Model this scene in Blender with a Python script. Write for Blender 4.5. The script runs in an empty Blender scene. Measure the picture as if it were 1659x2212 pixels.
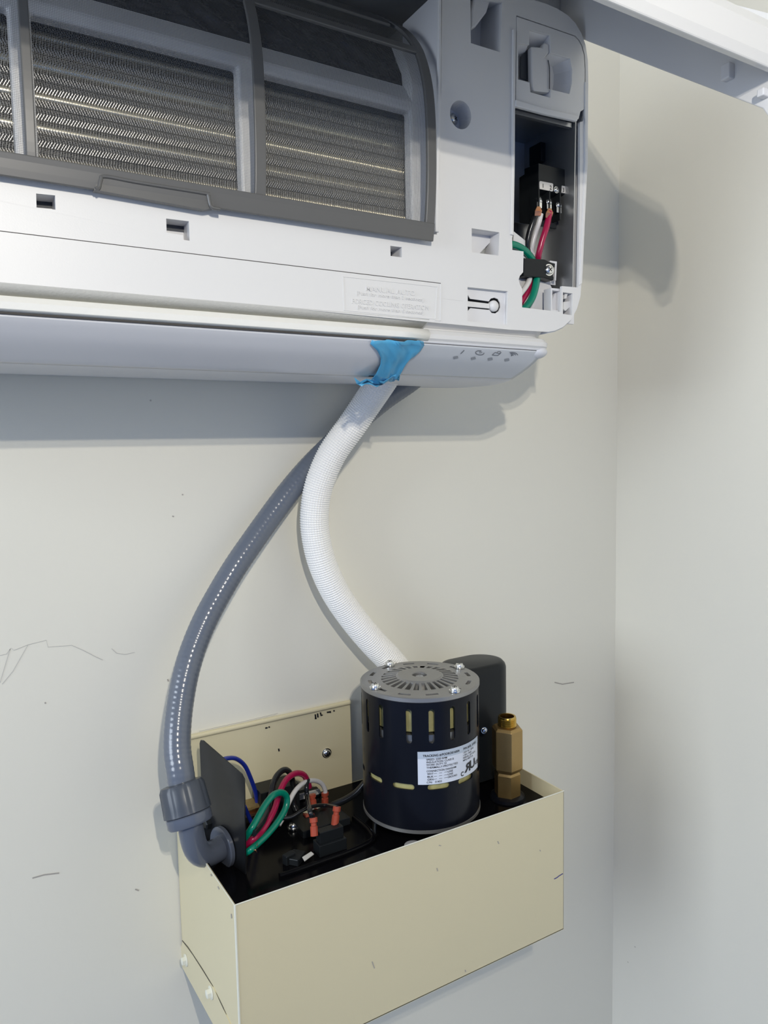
import bpy, bmesh, math, random
from mathutils import Vector, Matrix
from mathutils.geometry import tessellate_polygon
random.seed(4)
SC = bpy.context.scene
COL = SC.collection
# ------------------------------------------------------------------ camera
D, ZC = 0.78, 1.6
yaw, pitch, roll, FPX = math.radians(30.65), math.radians(-5.015), math.radians(-1.14), 1580.0
cy, sy, cp, sp = math.cos(yaw), math.sin(yaw), math.cos(pitch), math.sin(pitch)
FW = Vector((sy*cp, cy*cp, sp)); R0 = Vector((cy, -sy, 0)); U0 = R0.cross(FW)
RT = math.cos(roll)*R0 + math.sin(roll)*U0
UP = -math.sin(roll)*R0 + math.cos(roll)*U0
CAM = Vector((0, -D, ZC))
cd = bpy.data.cameras.new('camera'); cam = bpy.data.objects.new('camera', cd); COL.objects.link(cam)
cam.matrix_world = Matrix(((RT.x, UP.x, -FW.x, CAM.x), (RT.y, UP.y, -FW.y, CAM.y), (RT.z, UP.z, -FW.z, CAM.z), (0, 0, 0, 1)))
cd.sensor_fit = 'VERTICAL'; cd.sensor_height = 24.0; cd.lens = 24.0*FPX/2212; cd.clip_start = 0.01
SC.camera = cam
# ------------------------------------------------------------------ light
SC.view_settings.view_transform = 'Standard'; SC.view_settings.look = 'None'
SC.view_settings.gamma = 1; SC.view_settings.use_curve_mapping = False
SC.view_settings.exposure = 0.0
w = bpy.data.worlds.new('world'); SC.world = w; w.use_nodes = True
bg = w.node_tree.nodes['Background']; bg.inputs[0].default_value = (0.25, 0.45, 1.0, 1); bg.inputs[1].default_value = 0.50
def add_light(name, typ, loc, energy, color, **kw):
    l = bpy.data.lights.new(name, typ); l.energy = energy; l.color = color
    for k, v in kw.items(): setattr(l, k, v)
    o = bpy.data.objects.new(name, l); o.location = loc; COL.objects.link(o); return o
def aim(o, tgt):
    o.rotation_euler = (Vector(tgt)-o.location).to_track_quat('-Z', 'Y').to_euler()
# two small lamp heads of the work light behind and above the camera
add_light('work_light', 'POINT', (0.014, -1.05, 1.931), 10.3, (1.0, 0.94, 0.82), shadow_soft_size=0.006)
add_light('work_light', 'POINT', (0.022, -1.05, 1.899), 10.3, (1.0, 0.94, 0.82), shadow_soft_size=0.006)
wl = add_light('window_daylight', 'AREA', (-2.1, -0.75, 1.90), 35, (0.84, 0.92, 1.0), shape='RECTANGLE', size=1.0, size_y=1.0)
aim(wl, (0.2, -0.1, 0.3))

# ------------------------------------------------------------------ pixel -> point on a given plane
def ray(px, py): return FW + RT*((px-829.5)/FPX) - UP*((py-1106)/FPX)
def at(px, py, y): d = ray(px, py); return CAM + d*((y+D)/d.y)
def atx(px, py, x): d = ray(px, py); return CAM + d*(x/d.x)
def atz(px, py, z): d = ray(px, py); return CAM + d*((z-ZC)/d.z)
SL = 0.028
def yF(z): return -0.241 + (2.0-z)*SL
def F(px, py, off=0.0):            # point on the slightly raked front face of the air conditioner
    d = ray(px, py); t = (D-0.241+off+SL*(2.0-ZC))/(d.y+SL*d.z); return CAM + d*t
def pl(px, py, p0, n):
    d = ray(px, py); return CAM + d*((Vector(p0)-CAM).dot(n)/d.dot(n))

# ------------------------------------------------------------------ materials
MATS = {}
def mat(name, col, rough=0.5, metal=0.0, noise=0.03, nscale=30, bump=0.0, bscale=300, coat=0.0, spec=0.5, sss=0.0, trans=0.0, alpha=1.0):
    if name in MATS: return MATS[name]
    m = bpy.data.materials.new(name); m.use_nodes = True; nt = m.node_tree; b = nt.nodes['Principled BSDF']
    b.inputs['Roughness'].default_value = rough; b.inputs['Metallic'].default_value = metal
    b.inputs['Coat Weight'].default_value = coat; b.inputs['Specular IOR Level'].default_value = spec
    b.inputs['Transmission Weight'].default_value = trans; b.inputs['Alpha'].default_value = alpha
    tc = nt.nodes.new('ShaderNodeTexCoord')
    n = nt.nodes.new('ShaderNodeTexNoise'); n.inputs['Scale'].default_value = nscale; n.inputs['Detail'].default_value = 4
    nt.links.new(tc.outputs['Object'], n.inputs['Vector'])
    mx = nt.nodes.new('ShaderNodeMix'); mx.data_type = 'RGBA'
    c = (*col, 1)
    mx.inputs[6].default_value = tuple(max(0, v*(1-noise)) for v in col)+(1,)
    mx.inputs[7].default_value = tuple(min(1, v*(1+noise)) for v in col)+(1,)
    nt.links.new(n.outputs['Fac'], mx.inputs[0]); nt.links.new(mx.outputs[2], b.inputs['Base Color'])
    if bump > 0:
        n2 = nt.nodes.new('ShaderNodeTexNoise'); n2.inputs['Scale'].default_value = bscale; n2.inputs['Detail'].default_value = 3
        nt.links.new(tc.outputs['Object'], n2.inputs['Vector'])
        bp = nt.nodes.new('ShaderNodeBump'); bp.inputs['Strength'].default_value = bump; bp.inputs['Distance'].default_value = 0.001
        nt.links.new(n2.outputs['Fac'], bp.inputs['Height']); nt.links.new(bp.outputs['Normal'], b.inputs['Normal'])
    MATS[name] = m; return m
def wall_mat(name, col):
    m = mat(name, col, 0.62, 0, 0.035, 2.2, 0.12, 160, spec=0.3); nt = m.node_tree; b = nt.nodes['Principled BSDF']
    src = b.inputs['Base Color'].links[0].from_socket
    tc = [n for n in nt.nodes if n.type == 'TEX_COORD'][0]
    # sparse small specks of dirt and faint smudges
    v = nt.nodes.new('ShaderNodeTexVoronoi'); v.inputs['Scale'].default_value = 28; nt.links.new(tc.outputs['Object'], v.inputs['Vector'])
    gt = nt.nodes.new('ShaderNodeMath'); gt.operation = 'LESS_THAN'; gt.inputs[1].default_value = 0.035; nt.links.new(v.outputs['Distance'], gt.inputs[0])
    nn = nt.nodes.new('ShaderNodeTexNoise'); nn.inputs['Scale'].default_value = 5; nt.links.new(tc.outputs['Object'], nn.inputs['Vector'])
    g2 = nt.nodes.new('ShaderNodeMath'); g2.operation = 'GREATER_THAN'; g2.inputs[1].default_value = 0.58; nt.links.new(nn.outputs['Fac'], g2.inputs[0])
    ml = nt.nodes.new('ShaderNodeMath'); ml.operation = 'MULTIPLY'; nt.links.new(gt.outputs[0], ml.inputs[0]); nt.links.new(g2.outputs[0], ml.inputs[1])
    m2 = nt.nodes.new('ShaderNodeMath'); m2.operation = 'MULTIPLY'; m2.inputs[1].default_value = 0.45; nt.links.new(ml.outputs[0], m2.inputs[0])
    mx = nt.nodes.new('ShaderNodeMix'); mx.data_type = 'RGBA'; nt.links.new(src, mx.inputs[6]); mx.inputs[7].default_value = (0.18, 0.15, 0.12, 1)
    nt.links.new(m2.outputs[0], mx.inputs[0]); nt.links.new(mx.outputs[2], b.inputs['Base Color'])
    return m
WALL = wall_mat('wall_paint', (0.79, 0.762, 0.66))
WALL2 = wall_mat('side_wall_paint', (0.78, 0.752, 0.66))
WHITE = mat('white_abs_plastic', (0.70, 0.697, 0.688), 0.42, 0, 0.012, 20, 0.04, 900)
WHITE2 = mat('inner_white_plastic', (0.70, 0.70, 0.71), 0.35, 0, 0.02, 20)
CREAM = mat('lip_plastic', (0.80, 0.795, 0.75), 0.45, 0, 0.03, 60, 0.1, 400)
FLAP = mat('flap_plastic', (0.62, 0.63, 0.66), 0.35, 0, 0.01, 10)
GLOSSW = mat('gloss_white_panel', (0.70, 0.70, 0.70), 0.15, 0, 0.01, 10, coat=0.3)
DGREY = mat('filter_frame_grey', (0.105, 0.105, 0.103), 0.38, 0, 0.03, 40)
ALU = mat('aluminium_fin', (0.72, 0.70, 0.66), 0.35, 0.6, 0.08, 60)
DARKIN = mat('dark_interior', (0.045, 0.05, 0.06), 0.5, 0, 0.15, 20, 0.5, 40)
FOIL = mat('black_film', (0.02, 0.022, 0.028), 0.22, 0, 0.2, 30, 0.3, 60)
METAL = mat('galvanised_steel', (0.45, 0.46, 0.47), 0.33, 0.85, 0.10, 25)
ZINC = mat('zinc_screw', (0.78, 0.78, 0.76), 0.22, 1.0, 0.05, 200)
BLACKP = mat('black_plastic', (0.012, 0.014, 0.016), 0.34, 0, 0.1, 50, spec=0.22)
BLACKM = mat('black_enamel', (0.006, 0.007, 0.011), 0.26, 0, 0.1, 40, 0.03, 500, spec=0.2)
DECKM = mat('deck_black', (0.003, 0.003, 0.004), 0.16, 0, 0.1, 40, 0.02, 500, spec=0.10)
BLACKS = mat('black_satin_steel', (0.012, 0.013, 0.015), 0.30, 0.0, 0.1, 20, spec=0.35)
BEIGE = mat('beige_enamel', (0.68, 0.605, 0.395), 0.42, 0, 0.02, 6, 0.05, 700)
BEIGEW = mat('beige_edge', (0.74, 0.73, 0.62), 0.45, 0, 0.03, 20)
CASTAL = mat('cast_aluminium', (0.34, 0.335, 0.325), 0.42, 0.75, 0.08, 35, 0.12, 300)
BRASS = mat('machined_brass', (0.40, 0.27, 0.11), 0.40, 0.8, 0.07, 90, 0.10, 500)
BRASS2 = mat('bright_brass_thread', (0.62, 0.42, 0.11), 0.22, 1.0, 0.04, 90)
COPPER = mat('bare_copper', (0.85, 0.42, 0.22), 0.3, 1.0, 0.1, 200)
PVC = mat('grey_conduit_pvc', (0.13, 0.148, 0.182), 0.2, 0, 0.03, 30, coat=0.1)
PVCD = mat('dark_grey_nylon', (0.062, 0.072, 0.090), 0.33, 0, 0.04, 40, spec=.35)
PVCE = mat('elbow_nylon', (0.105, 0.12, 0.155), 0.16, 0, 0.04, 40)
FOAM = mat('white_foam_sleeve', (0.90, 0.88, 0.83), 0.55, 0, 0.02, 40)
BLUE = mat('blue_film', (0.10, 0.45, 0.74), 0.3, 0, 0.15, 45, 0.2, 120, alpha=0.82)
GREEN = mat('green_insulation', (0.0, 0.21, 0.13), 0.22)
REDW = mat('crimson_insulation', (0.36, 0.008, 0.06), 0.25)
BLK = mat('black_insulation', (0.012, 0.013, 0.015), 0.22)
WHT = mat('white_insulation', (0.68, 0.66, 0.64), 0.3)
BLUW = mat('blue_insulation', (0.012, 0.03, 0.30), 0.25)
SPADE = mat('red_spade_sleeve', (0.50, 0.09, 0.05), 0.28, 0, 0.1, 100, trans=0.15)
LABEL = mat('label_paper', (0.66, 0.70, 0.78), 0.35, 0, 0.01, 30)
LABELH = mat('label_header_band', (0.46, 0.52, 0.60), 0.35, 0, 0.01, 30)
INK = mat('printed_ink', (0.012, 0.012, 0.014), 0.5)
INKG = mat('grey_print', (0.13, 0.14, 0.16), 0.5)
INKL = mat('lamp_window_grey', (0.26, 0.28, 0.31), 0.4)
INKB = mat('blue_pen_ink', (0.03, 0.04, 0.25), 0.5)
TAGW = mat('white_tag', (0.62, 0.60, 0.57), 0.5)
WIND = mat('winding_varnish', (0.42, 0.38, 0.16), 0.4, 0, 0.35, 120, 0.4, 200)
LAMI = mat('stator_steel', (0.30, 0.30, 0.29), 0.35, 0.8, 0.2, 200)
PCB = mat('board_green_brown', (0.28, 0.20, 0.08), 0.4, 0.2, 0.3, 300)
GREYST = mat('qc_sticker_grey', (0.42, 0.42, 0.43), 0.5)
SEAM = mat('seam_shadow_gap', (0.06, 0.055, 0.05), 0.7)
CONC = mat('floor_vinyl', (0.22, 0.24, 0.28), 0.5, 0, 0.08, 6)
CEIL = mat('ceiling_paint', (0.55, 0.57, 0.60), 0.8)
SCR = mat('scuff_mark', (0.40, 0.37, 0.33), 0.8)
PEN = mat('pencil_line', (0.50, 0.49, 0.46), 0.8)
MESHM = bpy.data.materials.new('filter_netting'); MESHM.use_nodes = True
def _mesh_mat():
    nt = MESHM.node_tree; b = nt.nodes['Principled BSDF']; b.inputs['Base Color'].default_value = (0.16, 0.165, 0.17, 1); b.inputs['Roughness'].default_value = 0.45
    tc = nt.nodes.new('ShaderNodeTexCoord'); sx = nt.nodes.new('ShaderNodeSeparateXYZ'); nt.links.new(tc.outputs['Object'], sx.inputs[0])
    outs = []
    for ax in (0, 2):
        m1 = nt.nodes.new('ShaderNodeMath'); m1.operation = 'MULTIPLY'; m1.inputs[1].default_value = 1/0.00105; nt.links.new(sx.outputs[ax], m1.inputs[0])
        m2 = nt.nodes.new('ShaderNodeMath'); m2.operation = 'FRACT'; nt.links.new(m1.outputs[0], m2.inputs[0])
        m3 = nt.nodes.new('ShaderNodeMath'); m3.operation = 'LESS_THAN'; m3.inputs[1].default_value = 0.11; nt.links.new(m2.outputs[0], m3.inputs[0]); outs.append(m3)
    mx = nt.nodes.new('ShaderNodeMath'); mx.operation = 'MAXIMUM'; nt.links.new(outs[0].outputs[0], mx.inputs[0]); nt.links.new(outs[1].outputs[0], mx.inputs[1])
    nt.links.new(mx.outputs[0], b.inputs['Alpha'])
_mesh_mat()

# ------------------------------------------------------------------ object helpers
def link(o, parent=None):
    COL.objects.link(o)
    if parent: o.parent = parent
    return o
def obj(name, bm, m, parent=None, smooth=False, bevel=0.0, seg=2, ang=35):
    me = bpy.data.meshes.new(name)
    if isinstance(bm, bmesh.types.BMesh):
        bmesh.ops.recalc_face_normals(bm, faces=bm.faces); bm.to_mesh(me); bm.free()
    else:
        me.from_pydata([tuple(v) for v in bm[0]], [], bm[1])
    me.materials.append(m)
    if smooth:
        for p in me.polygons: p.use_smooth = True
    o = bpy.data.objects.new(name, me); link(o, parent)
    if smooth and smooth != 'all':
        try: me.set_sharp_from_angle(angle=math.radians(40))
        except Exception: pass
    if bevel > 0:
        b = o.modifiers.new('bevel', 'BEVEL'); b.width = bevel; b.segments = seg; b.limit_method = 'ANGLE'; b.angle_limit = math.radians(ang)
        b.use_clamp_overlap = True
    return o
def label(o, s, **kw):
    o['label'] = s
    for k, v in kw.items(): o[k] = v
    return o
def thing(name, lab, cat, loc=(0, 0, 0), group=None):
    o = bpy.data.objects.new(name, None); o.empty_display_size = 0.02; link(o); o['label'] = lab; o['category'] = cat
    if group: o['group'] = group
    return o
def struct(o): o['kind'] = 'structure'; return o
def BM(): return bmesh.new()
def add_box(bm, a, b, rot=None, piv=None):
    vs = [Vector((x, y, z)) for x in (a[0], b[0]) for y in (a[1], b[1]) for z in (a[2], b[2])]
    if rot is not None:
        pv = Vector(piv) if piv else (Vector(a)+Vector(b))/2
        vs = [rot @ (v-pv)+pv for v in vs]
    v = [bm.verts.new(p) for p in vs]
    for f in ((0, 1, 3, 2), (4, 6, 7, 5), (0, 4, 5, 1), (2, 3, 7, 6), (0, 2, 6, 4), (1, 5, 7, 3)): bm.faces.new([v[i] for i in f])
def prism(bm, outer, holes, vec):       # 3-D polygon(s) extruded by vec
    vec = Vector(vec); loops = [list(outer)]+[list(h) for h in holes]
    tri = tessellate_polygon([[Vector(p) for p in l] for l in loops])
    flat = [Vector(p) for l in loops for p in l]
    a = [bm.verts.new(p) for p in flat]; b = [bm.verts.new(p+vec) for p in flat]
    for t in tri:
        try: bm.faces.new([a[i] for i in t]); bm.faces.new([b[i] for i in reversed(t)])
        except ValueError: pass
    k = 0
    for l in loops:
        n = len(l)
        for i in range(n):
            j = (i+1) % n
            try: bm.faces.new((a[k+i], a[k+j], b[k+j], b[k+i]))
            except ValueError: pass
        k += n
def spline(pts, n=8, extra=None):
    P = [Vector(p) for p in pts]; P = [P[0]*2-P[1]]+P+[P[-1]*2-P[-2]]; out = []
    for i in range(1, len(P)-2):
        for k in range(n):
            t = k/n; a, b, c, d = P[i-1], P[i], P[i+1], P[i+2]
            out.append(0.5*((2*b)+(c-a)*t+(2*a-5*b+4*c-d)*t*t+(3*b-a-3*c+d)*t**3))
    out.append(P[-2]); return out
def resample(pts, step):
    L = [0]
    for i in range(1, len(pts)): L.append(L[-1]+(pts[i]-pts[i-1]).length)
    n = max(2, int(L[-1]/step)+1); out = []; j = 0
    for k in range(n):
        s = L[-1]*k/(n-1)
        while j < len(L)-2 and L[j+1] < s: j += 1
        t = (s-L[j])/max(1e-9, L[j+1]-L[j]); out.append(pts[j].lerp(pts[j+1], t))
    return out, L[-1]
def sweep(bm, path, rfun, seg=16, caps=True):
    # parallel-transport frames; rfun(i, s, ang)->radius
    T = []
    for i in range(len(path)):
        a = path[max(0, i-1)]; b = path[min(len(path)-1, i+1)]; T.append((b-a).normalized())
    n = T[0].orthogonal().normalized(); rings = []; s = 0
    for i, p in enumerate(path):
        if i:
            s += (p-path[i-1]).length
            n = (n-T[i]*n.dot(T[i])).normalized()
        b = T[i].cross(n)
        rings.append([bm.verts.new(p+(n*math.cos(2*math.pi*k/seg)+b*math.sin(2*math.pi*k/seg))*rfun(i, s, k)) for k in range(seg)])
    for i in range(len(rings)-1):
        for k in range(seg):
            j = (k+1) % seg; bm.faces.new((rings[i][k], rings[i][j], rings[i+1][j], rings[i+1][k]))
    if caps: bm.faces.new(rings[0][::-1]); bm.faces.new(rings[-1])
def tube(name, pts, r, m, parent=None, seg=14, n=8, raw=False):
    bm = BM(); path = [Vector(p) for p in pts] if raw else spline(pts, n)
    rf = r if callable(r) else (lambda i, s, k: r)
    sweep(bm, path, rf, seg); return obj(name, bm, m, parent, smooth=True)
def lathe(bm, prof, c, axis=(0, 0, 1), seg=40, a0=0.0):
    ax = Vector(axis).normalized(); u = ax.orthogonal().normalized()
    if abs(ax.z) > 0.99: u = Vector((1, 0, 0))
    v = ax.cross(u); c = Vector(c); rings = []
    for r, h in prof:
        if r < 1e-6: rings.append([bm.verts.new(c+ax*h)])
        else: rings.append([bm.verts.new(c+ax*h+(u*math.cos(a0+2*math.pi*k/seg)+v*math.sin(a0+2*math.pi*k/seg))*r) for k in range(seg)])
    for i in range(len(rings)-1):
        A, B = rings[i], rings[i+1]
        for k in range(seg):
            j = (k+1) % seg
            if len(A) == 1 and len(B) == 1: continue
            if len(A) == 1: bm.faces.new((A[0], B[j], B[k]))
            elif len(B) == 1: bm.faces.new((A[k], A[j], B[0]))
            else: bm.faces.new((A[k], A[j], B[j], B[k]))
def screw(name, c, axis, r, h, parent, m=None, cross=True):
    bm = BM(); lathe(bm, [(0, -h*0.5), (r*1.25, -h*0.5), (r*1.25, 0), (r, 0.0), (r, h*0.35), (r*0.8, h*0.8), (r*0.35, h), (0, h*1.0)], c, axis, 20)
    o = obj(name, bm, m or ZINC, parent, smooth=True)
    if cross:
        ax = Vector(axis).normalized(); u = ax.orthogonal().normalized(); v = ax.cross(u); b2 = BM(); c = Vector(c)+ax*h*0.93
        for d, e in ((u, v), (v, u)):
            prism(b2, [c+d*r*.5+e*r*.1, c-d*r*.5+e*r*.1, c-d*r*.5-e*r*.1, c+d*r*.5-e*r*.1], [], ax*h*0.12)
        obj('drive_recess', b2, INK, o)
    return o
def boolean_cut(o, cutters):
    bm = cutters; me = bpy.data.meshes.new('cut'); bmesh.ops.recalc_face_normals(bm, faces=bm.faces); bm.to_mesh(me); bm.free()
    c = bpy.data.objects.new('cut', me); COL.objects.link(c)
    md = o.modifiers.new('b', 'BOOLEAN'); md.operation = 'DIFFERENCE'; md.object = c; md.solver = 'EXACT'
    bpy.context.view_layer.update(); dg = bpy.context.evaluated_depsgraph_get()
    nm = bpy.data.meshes.new_from_object(o.evaluated_get(dg)); o.modifiers.remove(md)
    old = o.data; o.data = nm; bpy.data.objects.remove(c); nm.name = old.name
def text2d(s, size, bold=0.0, sx=1.0):
    cu = bpy.data.curves.new('t', 'FONT'); cu.body = s; cu.size = size; cu.offset = bold*size; cu.resolution_u = 3
    to = bpy.data.objects.new('t', cu); COL.objects.link(to); bpy.context.view_layer.update()
    dg = bpy.context.evaluated_depsgraph_get(); me = bpy.data.meshes.new_from_object(to.evaluated_get(dg))
    V = [(v.co.x*sx, v.co.y) for v in me.vertices]; Fc = [tuple(p.vertices) for p in me.polygons]
    bpy.data.objects.remove(to); bpy.data.curves.remove(cu); bpy.data.meshes.remove(me)
    return V, Fc
def put_text(acc, s, size, fn, x0=0, y0=0, bold=0.0, sx=1.0, width=None):
    V, Fc = text2d(s, size, bold)
    wd = max(v[0] for v in V) or 1
    k = (width/wd) if width else sx
    b = len(acc[0]); acc[0].extend([fn(x0+v[0]*k, y0+v[1]) for v in V]); acc[1].extend([tuple(b+i for i in f) for f in Fc])
def ribbon(acc, pts2, wd, fn, closed=False):
    n = len(pts2); b = len(acc[0])
    for i in range(n):
        a = Vector(pts2[(i-1) % n] if closed or i else pts2[i]); c = Vector(pts2[(i+1) % n] if closed or i < n-1 else pts2[i])
        t = (c-a).normalized(); nn = Vector((-t.y, t.x)); p = Vector(pts2[i])
        for sgn in (1, -1):
            q = p+nn*sgn*wd/2; acc[0].append(fn(q.x, q.y))
    for i in range(n if closed else n-1):
        j = (i+1) % n; acc[1].append((b+2*i, b+2*i+1, b+2*j+1, b+2*j))
def arc2(cx, cy_, r, a0, a1, n=14): return [(cx+r*math.cos(math.radians(a0+(a1-a0)*i/n)), cy_+r*math.sin(math.radians(a0+(a1-a0)*i/n))) for i in range(n+1)]

# ------------------------------------------------------------------ the room
XR = 0.8767
def slab(name, a, b, m):
    bm = BM(); add_box(bm, a, b); return struct(obj(name, bm, m))
wb = slab('wall_back', (-3.0, 0, 0), (XR+0.1, 0.1, 2.6), WALL)
wr = slab('wall_right', (XR, -3.0, 0), (XR+0.1, 0, 2.6), WALL2)
slab('floor', (-3.0, -3.0, -0.1), (XR+0.1, 0.1, 0), CONC)
slab('ceiling', (-3.0, -3.0, 2.6), (XR+0.1, 0.1, 2.7), CEIL)
# scratches and pencil marks on the back wall (thin paint-deep strips)
def wall_marks(name, polys, m, wd=0.0006):
    acc = ([], [])
    for p in polys:
        q = [(at(x, y, -0.0004).x, at(x, y, -0.0004).z) for x, y in p]; ribbon(acc, q, wd, lambda a, b: (a, -0.0004, b))
    o = obj(name, acc, m, wb); struct(o)
wall_marks('pencil_mark', [[(0, 1416), (14, 1413), (24, 1400), (30, 1405), (60, 1393), (100, 1383), (104, 1398), (130, 1396), (155, 1394), (180, 1405), (205, 1418), (222, 1426)], [(0, 1475), (22, 1402)], [(5, 1478), (28, 1450), (60, 1394)], [(241, 1401), (252, 1411), (270, 1414), (291, 1409)]], PEN, 0.0005)
wall_marks('scuff_mark', [[(1198, 1474), (1215, 1478), (1240, 1474)], [(70, 1897), (95, 1890), (128, 1886)], [(292, 1921), (300, 1924)], [(97, 1517), (99, 1520)], [(362, 1467), (364, 1472)], [(372, 1115), (376, 1116)], [(393, 1068), (396, 1069)]], SCR, 0.0014)

# ------------------------------------------------------------------ the air conditioner
AC = thing('air_conditioner', 'white wall-mounted air conditioner with its front cover lifted open, high on the wall', 'air conditioner')
XL = -0.24
def Fp(l, off=0.0): return [F(x, y, off) for x, y in l]
rc = F(1269, 260).x
outer = [Vector((XL, yF(2.03), 2.03)), Vector((F(1040, -20).x, yF(2.03), 2.03))] + Fp([(1085, -20), (1120, -7), (1150, -1), (1180, 8), (1205, 19), (1228, 34), (1243, 50), (1256, 72), (1265, 97), (1270, 130), (1271, 180), (1270, 260), (1268, 350), (1264, 450), (1260, 550), (1256, 610), (1254, 640), (1246, 668), (1234, 690), (1217, 706), (1200, 714), (1185, 717)])
lb = F(620, 665); rb = F(1185, 717)
outer += [F(1100, 712), F(942, 697), F(942, 697)+Vector((-0.0002, 0, 0)), lb, Vector((XL, lb.y, lb.z+(lb.z-F(0, 611).z)*(-(XL-lb.x))/(lb.x-F(0, 611).x)*0.0+0.0))]
# filter opening
o_b = [F(946, 505), F(947, 330), F(949, 160), F(950, 0)]
opn = [Vector((XL+0.03, yF(1.79), F(0, 368).z)), F(0, 368), F(620, 459), F(944, 507)] + [F(946, 400), F(948, 250), F(950, 100), F(951, -25)] + [Vector((XL+0.03, yF(2.0), F(951, -25).z))]
hole1 = Fp([(78, 418), (119, 422), (120, 453), (79, 449)])
hole2 = Fp([(359, 472), (408, 478), (410, 520), (396, 518), (395, 508), (360, 502)])
hole3 = Fp([(843, 531), (868, 534), (868, 556), (844, 553)])
hole4 = Fp([(1019, 493), (1079, 502), (1077, 552), (1019, 545)])
hole5 = Fp([(1016, -12), (1085, 5), (1081, 113), (1017, 93)])
cc = (995, 248)
hole6 = Fp([(995+24*math.cos(a)*0.96, 248+31*math.sin(a)+4*math.cos(a)) for a in [2*math.pi*i/28 for i in range(28)]])
hole7 = Fp([(1114, 236), (1255, 272), (1253, 400), (1251, 500), (1249, 621), (1238, 620), (1214, 618), (1212, 674), (1128, 664), (1128, 624), (1123, 614), (1120.5, 604), (1123, 596), (1130, 588), (1131, 543), (1107, 540), (1106, 514), (1109.5, 504), (1111, 350)])
hole8 = Fp([(1010, 620), (1097, 629), (1095, 702), (1010, 694)])
hole9 = Fp([(1216, 631), (1237, 634), (1236, 681), (1216, 678)])
coverh = Fp([(1115.5, 33), (1180, 55), (1243, 77), (1251, 86), (1258, 99), (1263, 118), (1265, 150), (1264, 240), (1262, 268), (1255, 271), (1113.5, 234)])
bm = BM()
# merge hole7 with cover area: cover sits in its own recess above the terminal opening
hole7b = Fp([(1115.5, 33), (1180, 55), (1243, 77), (1251, 86), (1258, 99), (1263, 118), (1265, 150), (1264, 240), (1259, 262), (1253, 264)]) + hole7[2:]
prism(bm, outer, [opn, hole1, hole2, hole3, hole4, hole5, hole6, hole7b, hole8, hole9], (0, 0.0028, 0))
frame = label(obj('front_frame', bm, WHITE, AC, bevel=0.0007, ang=50), 'matt white plastic face of the air conditioner')
# pockets behind the holes
def pocket(hole, depth, m=WHITE2, close=True, shift=(0, 0), name='recess_pocket'):
    bm = BM(); a = [bm.verts.new(p+Vector((0, 0.0026, 0))) for p in hole]
    b = [bm.verts.new(p+Vector((shift[0], depth, shift[1]))) for p in hole]; n = len(hole)
    for i in range(n): bm.faces.new((a[i], a[(i+1) % n], b[(i+1) % n], b[i]))
    if close: bm.faces.new(b)
    o = obj(name, bm, m, AC); s = o.modifiers.new('s', 'SOLIDIFY'); s.thickness = 0.0012; s.offset = 1; return o
pocket(hole1, 0.017); pocket(hole2, 0.015); pocket(hole3, 0.018); pocket(hole5, 0.03, shift=(-0.0, 0.008)); pocket(hole6, 0.018)
pocket(hole9, 0.014)
pocket(hole4, 0.02, m=WHITE2, close=False); 
bm = BM(); p = Fp([(1014, 488), (1083, 497), (1081, 505), (1040, 548), (1034, 556), (1014, 552)], 0.0); prism(bm, [q+Vector((0.004, 0.014, 0)) for q in p], [], (0, 0.002, 0)); obj('inner_web', bm, WHITE2, AC)
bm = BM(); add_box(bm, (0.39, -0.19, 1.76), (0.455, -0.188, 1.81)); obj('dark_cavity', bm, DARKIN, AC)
# dark slits inside the square sockets
for h, dp in ((hole1, 0.0165), (hole2, 0.0145), (hole3, 0.0175)):
    a, b_ = h[0], h[1]; H = (h[0].z-h[-1].z); q = [a, b_, b_-Vector((0, 0, H*.4)), a-Vector((0, 0, H*.4))]
    bm = BM(); prism(bm, [v+Vector((0, dp, 0)) for v in q], [], (0, -0.0008, 0)); obj('socket_slit', bm, DARKIN, AC)
# tab hook in the upper recess
bm = BM(); q = Fp([(1024, -6), (1060, 0), (1052, 26), (1028, 58), (1018, 62), (1019, 22)], 0.006); prism(bm, q, [], (0, 0.02, 0)); obj('hook_tab', bm, WHITE2, AC, bevel=0.0015)
screw('frame_screw', F(981, 257, 0.016), (0.35, -1, 0.05), 0.0042, 0.002, AC)
# vertical ridge right of the filter, rim ledges around terminal opening
bm = BM()
prism(bm, Fp([(942, 500), (949, 501), (951, 300), (954, -25), (948, -25), (945, 300)], -0.0022), [], (0, 0.0025, 0))
prism(bm, Fp([(1109, 62), (1114, 62), (1112.5, 350), (1110, 508), (1104, 506), (1107, 350)], -0.0022), [], (0, 0.0025, 0))
prism(bm, Fp([(1264, 176), (1271.5, 178), (1270, 350), (1264, 480), (1258, 612), (1252, 616), (1259, 480), (1264, 350)], -0.0016), [], (0, 0.004, 0))
obj('raised_rim', bm, WHITE, AC, bevel=0.0006)
# side wall inside filter opening
bm = BM()
e0, e1 = F(946, 503), F(951, -25)
prism(bm, [e0, e1, e1+Vector((0, 0.06, 0)), e0+Vector((0, 0.06, 0))], [], (0.002, 0, 0)); obj('opening_side_wall', bm, WHITE2, AC)

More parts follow.
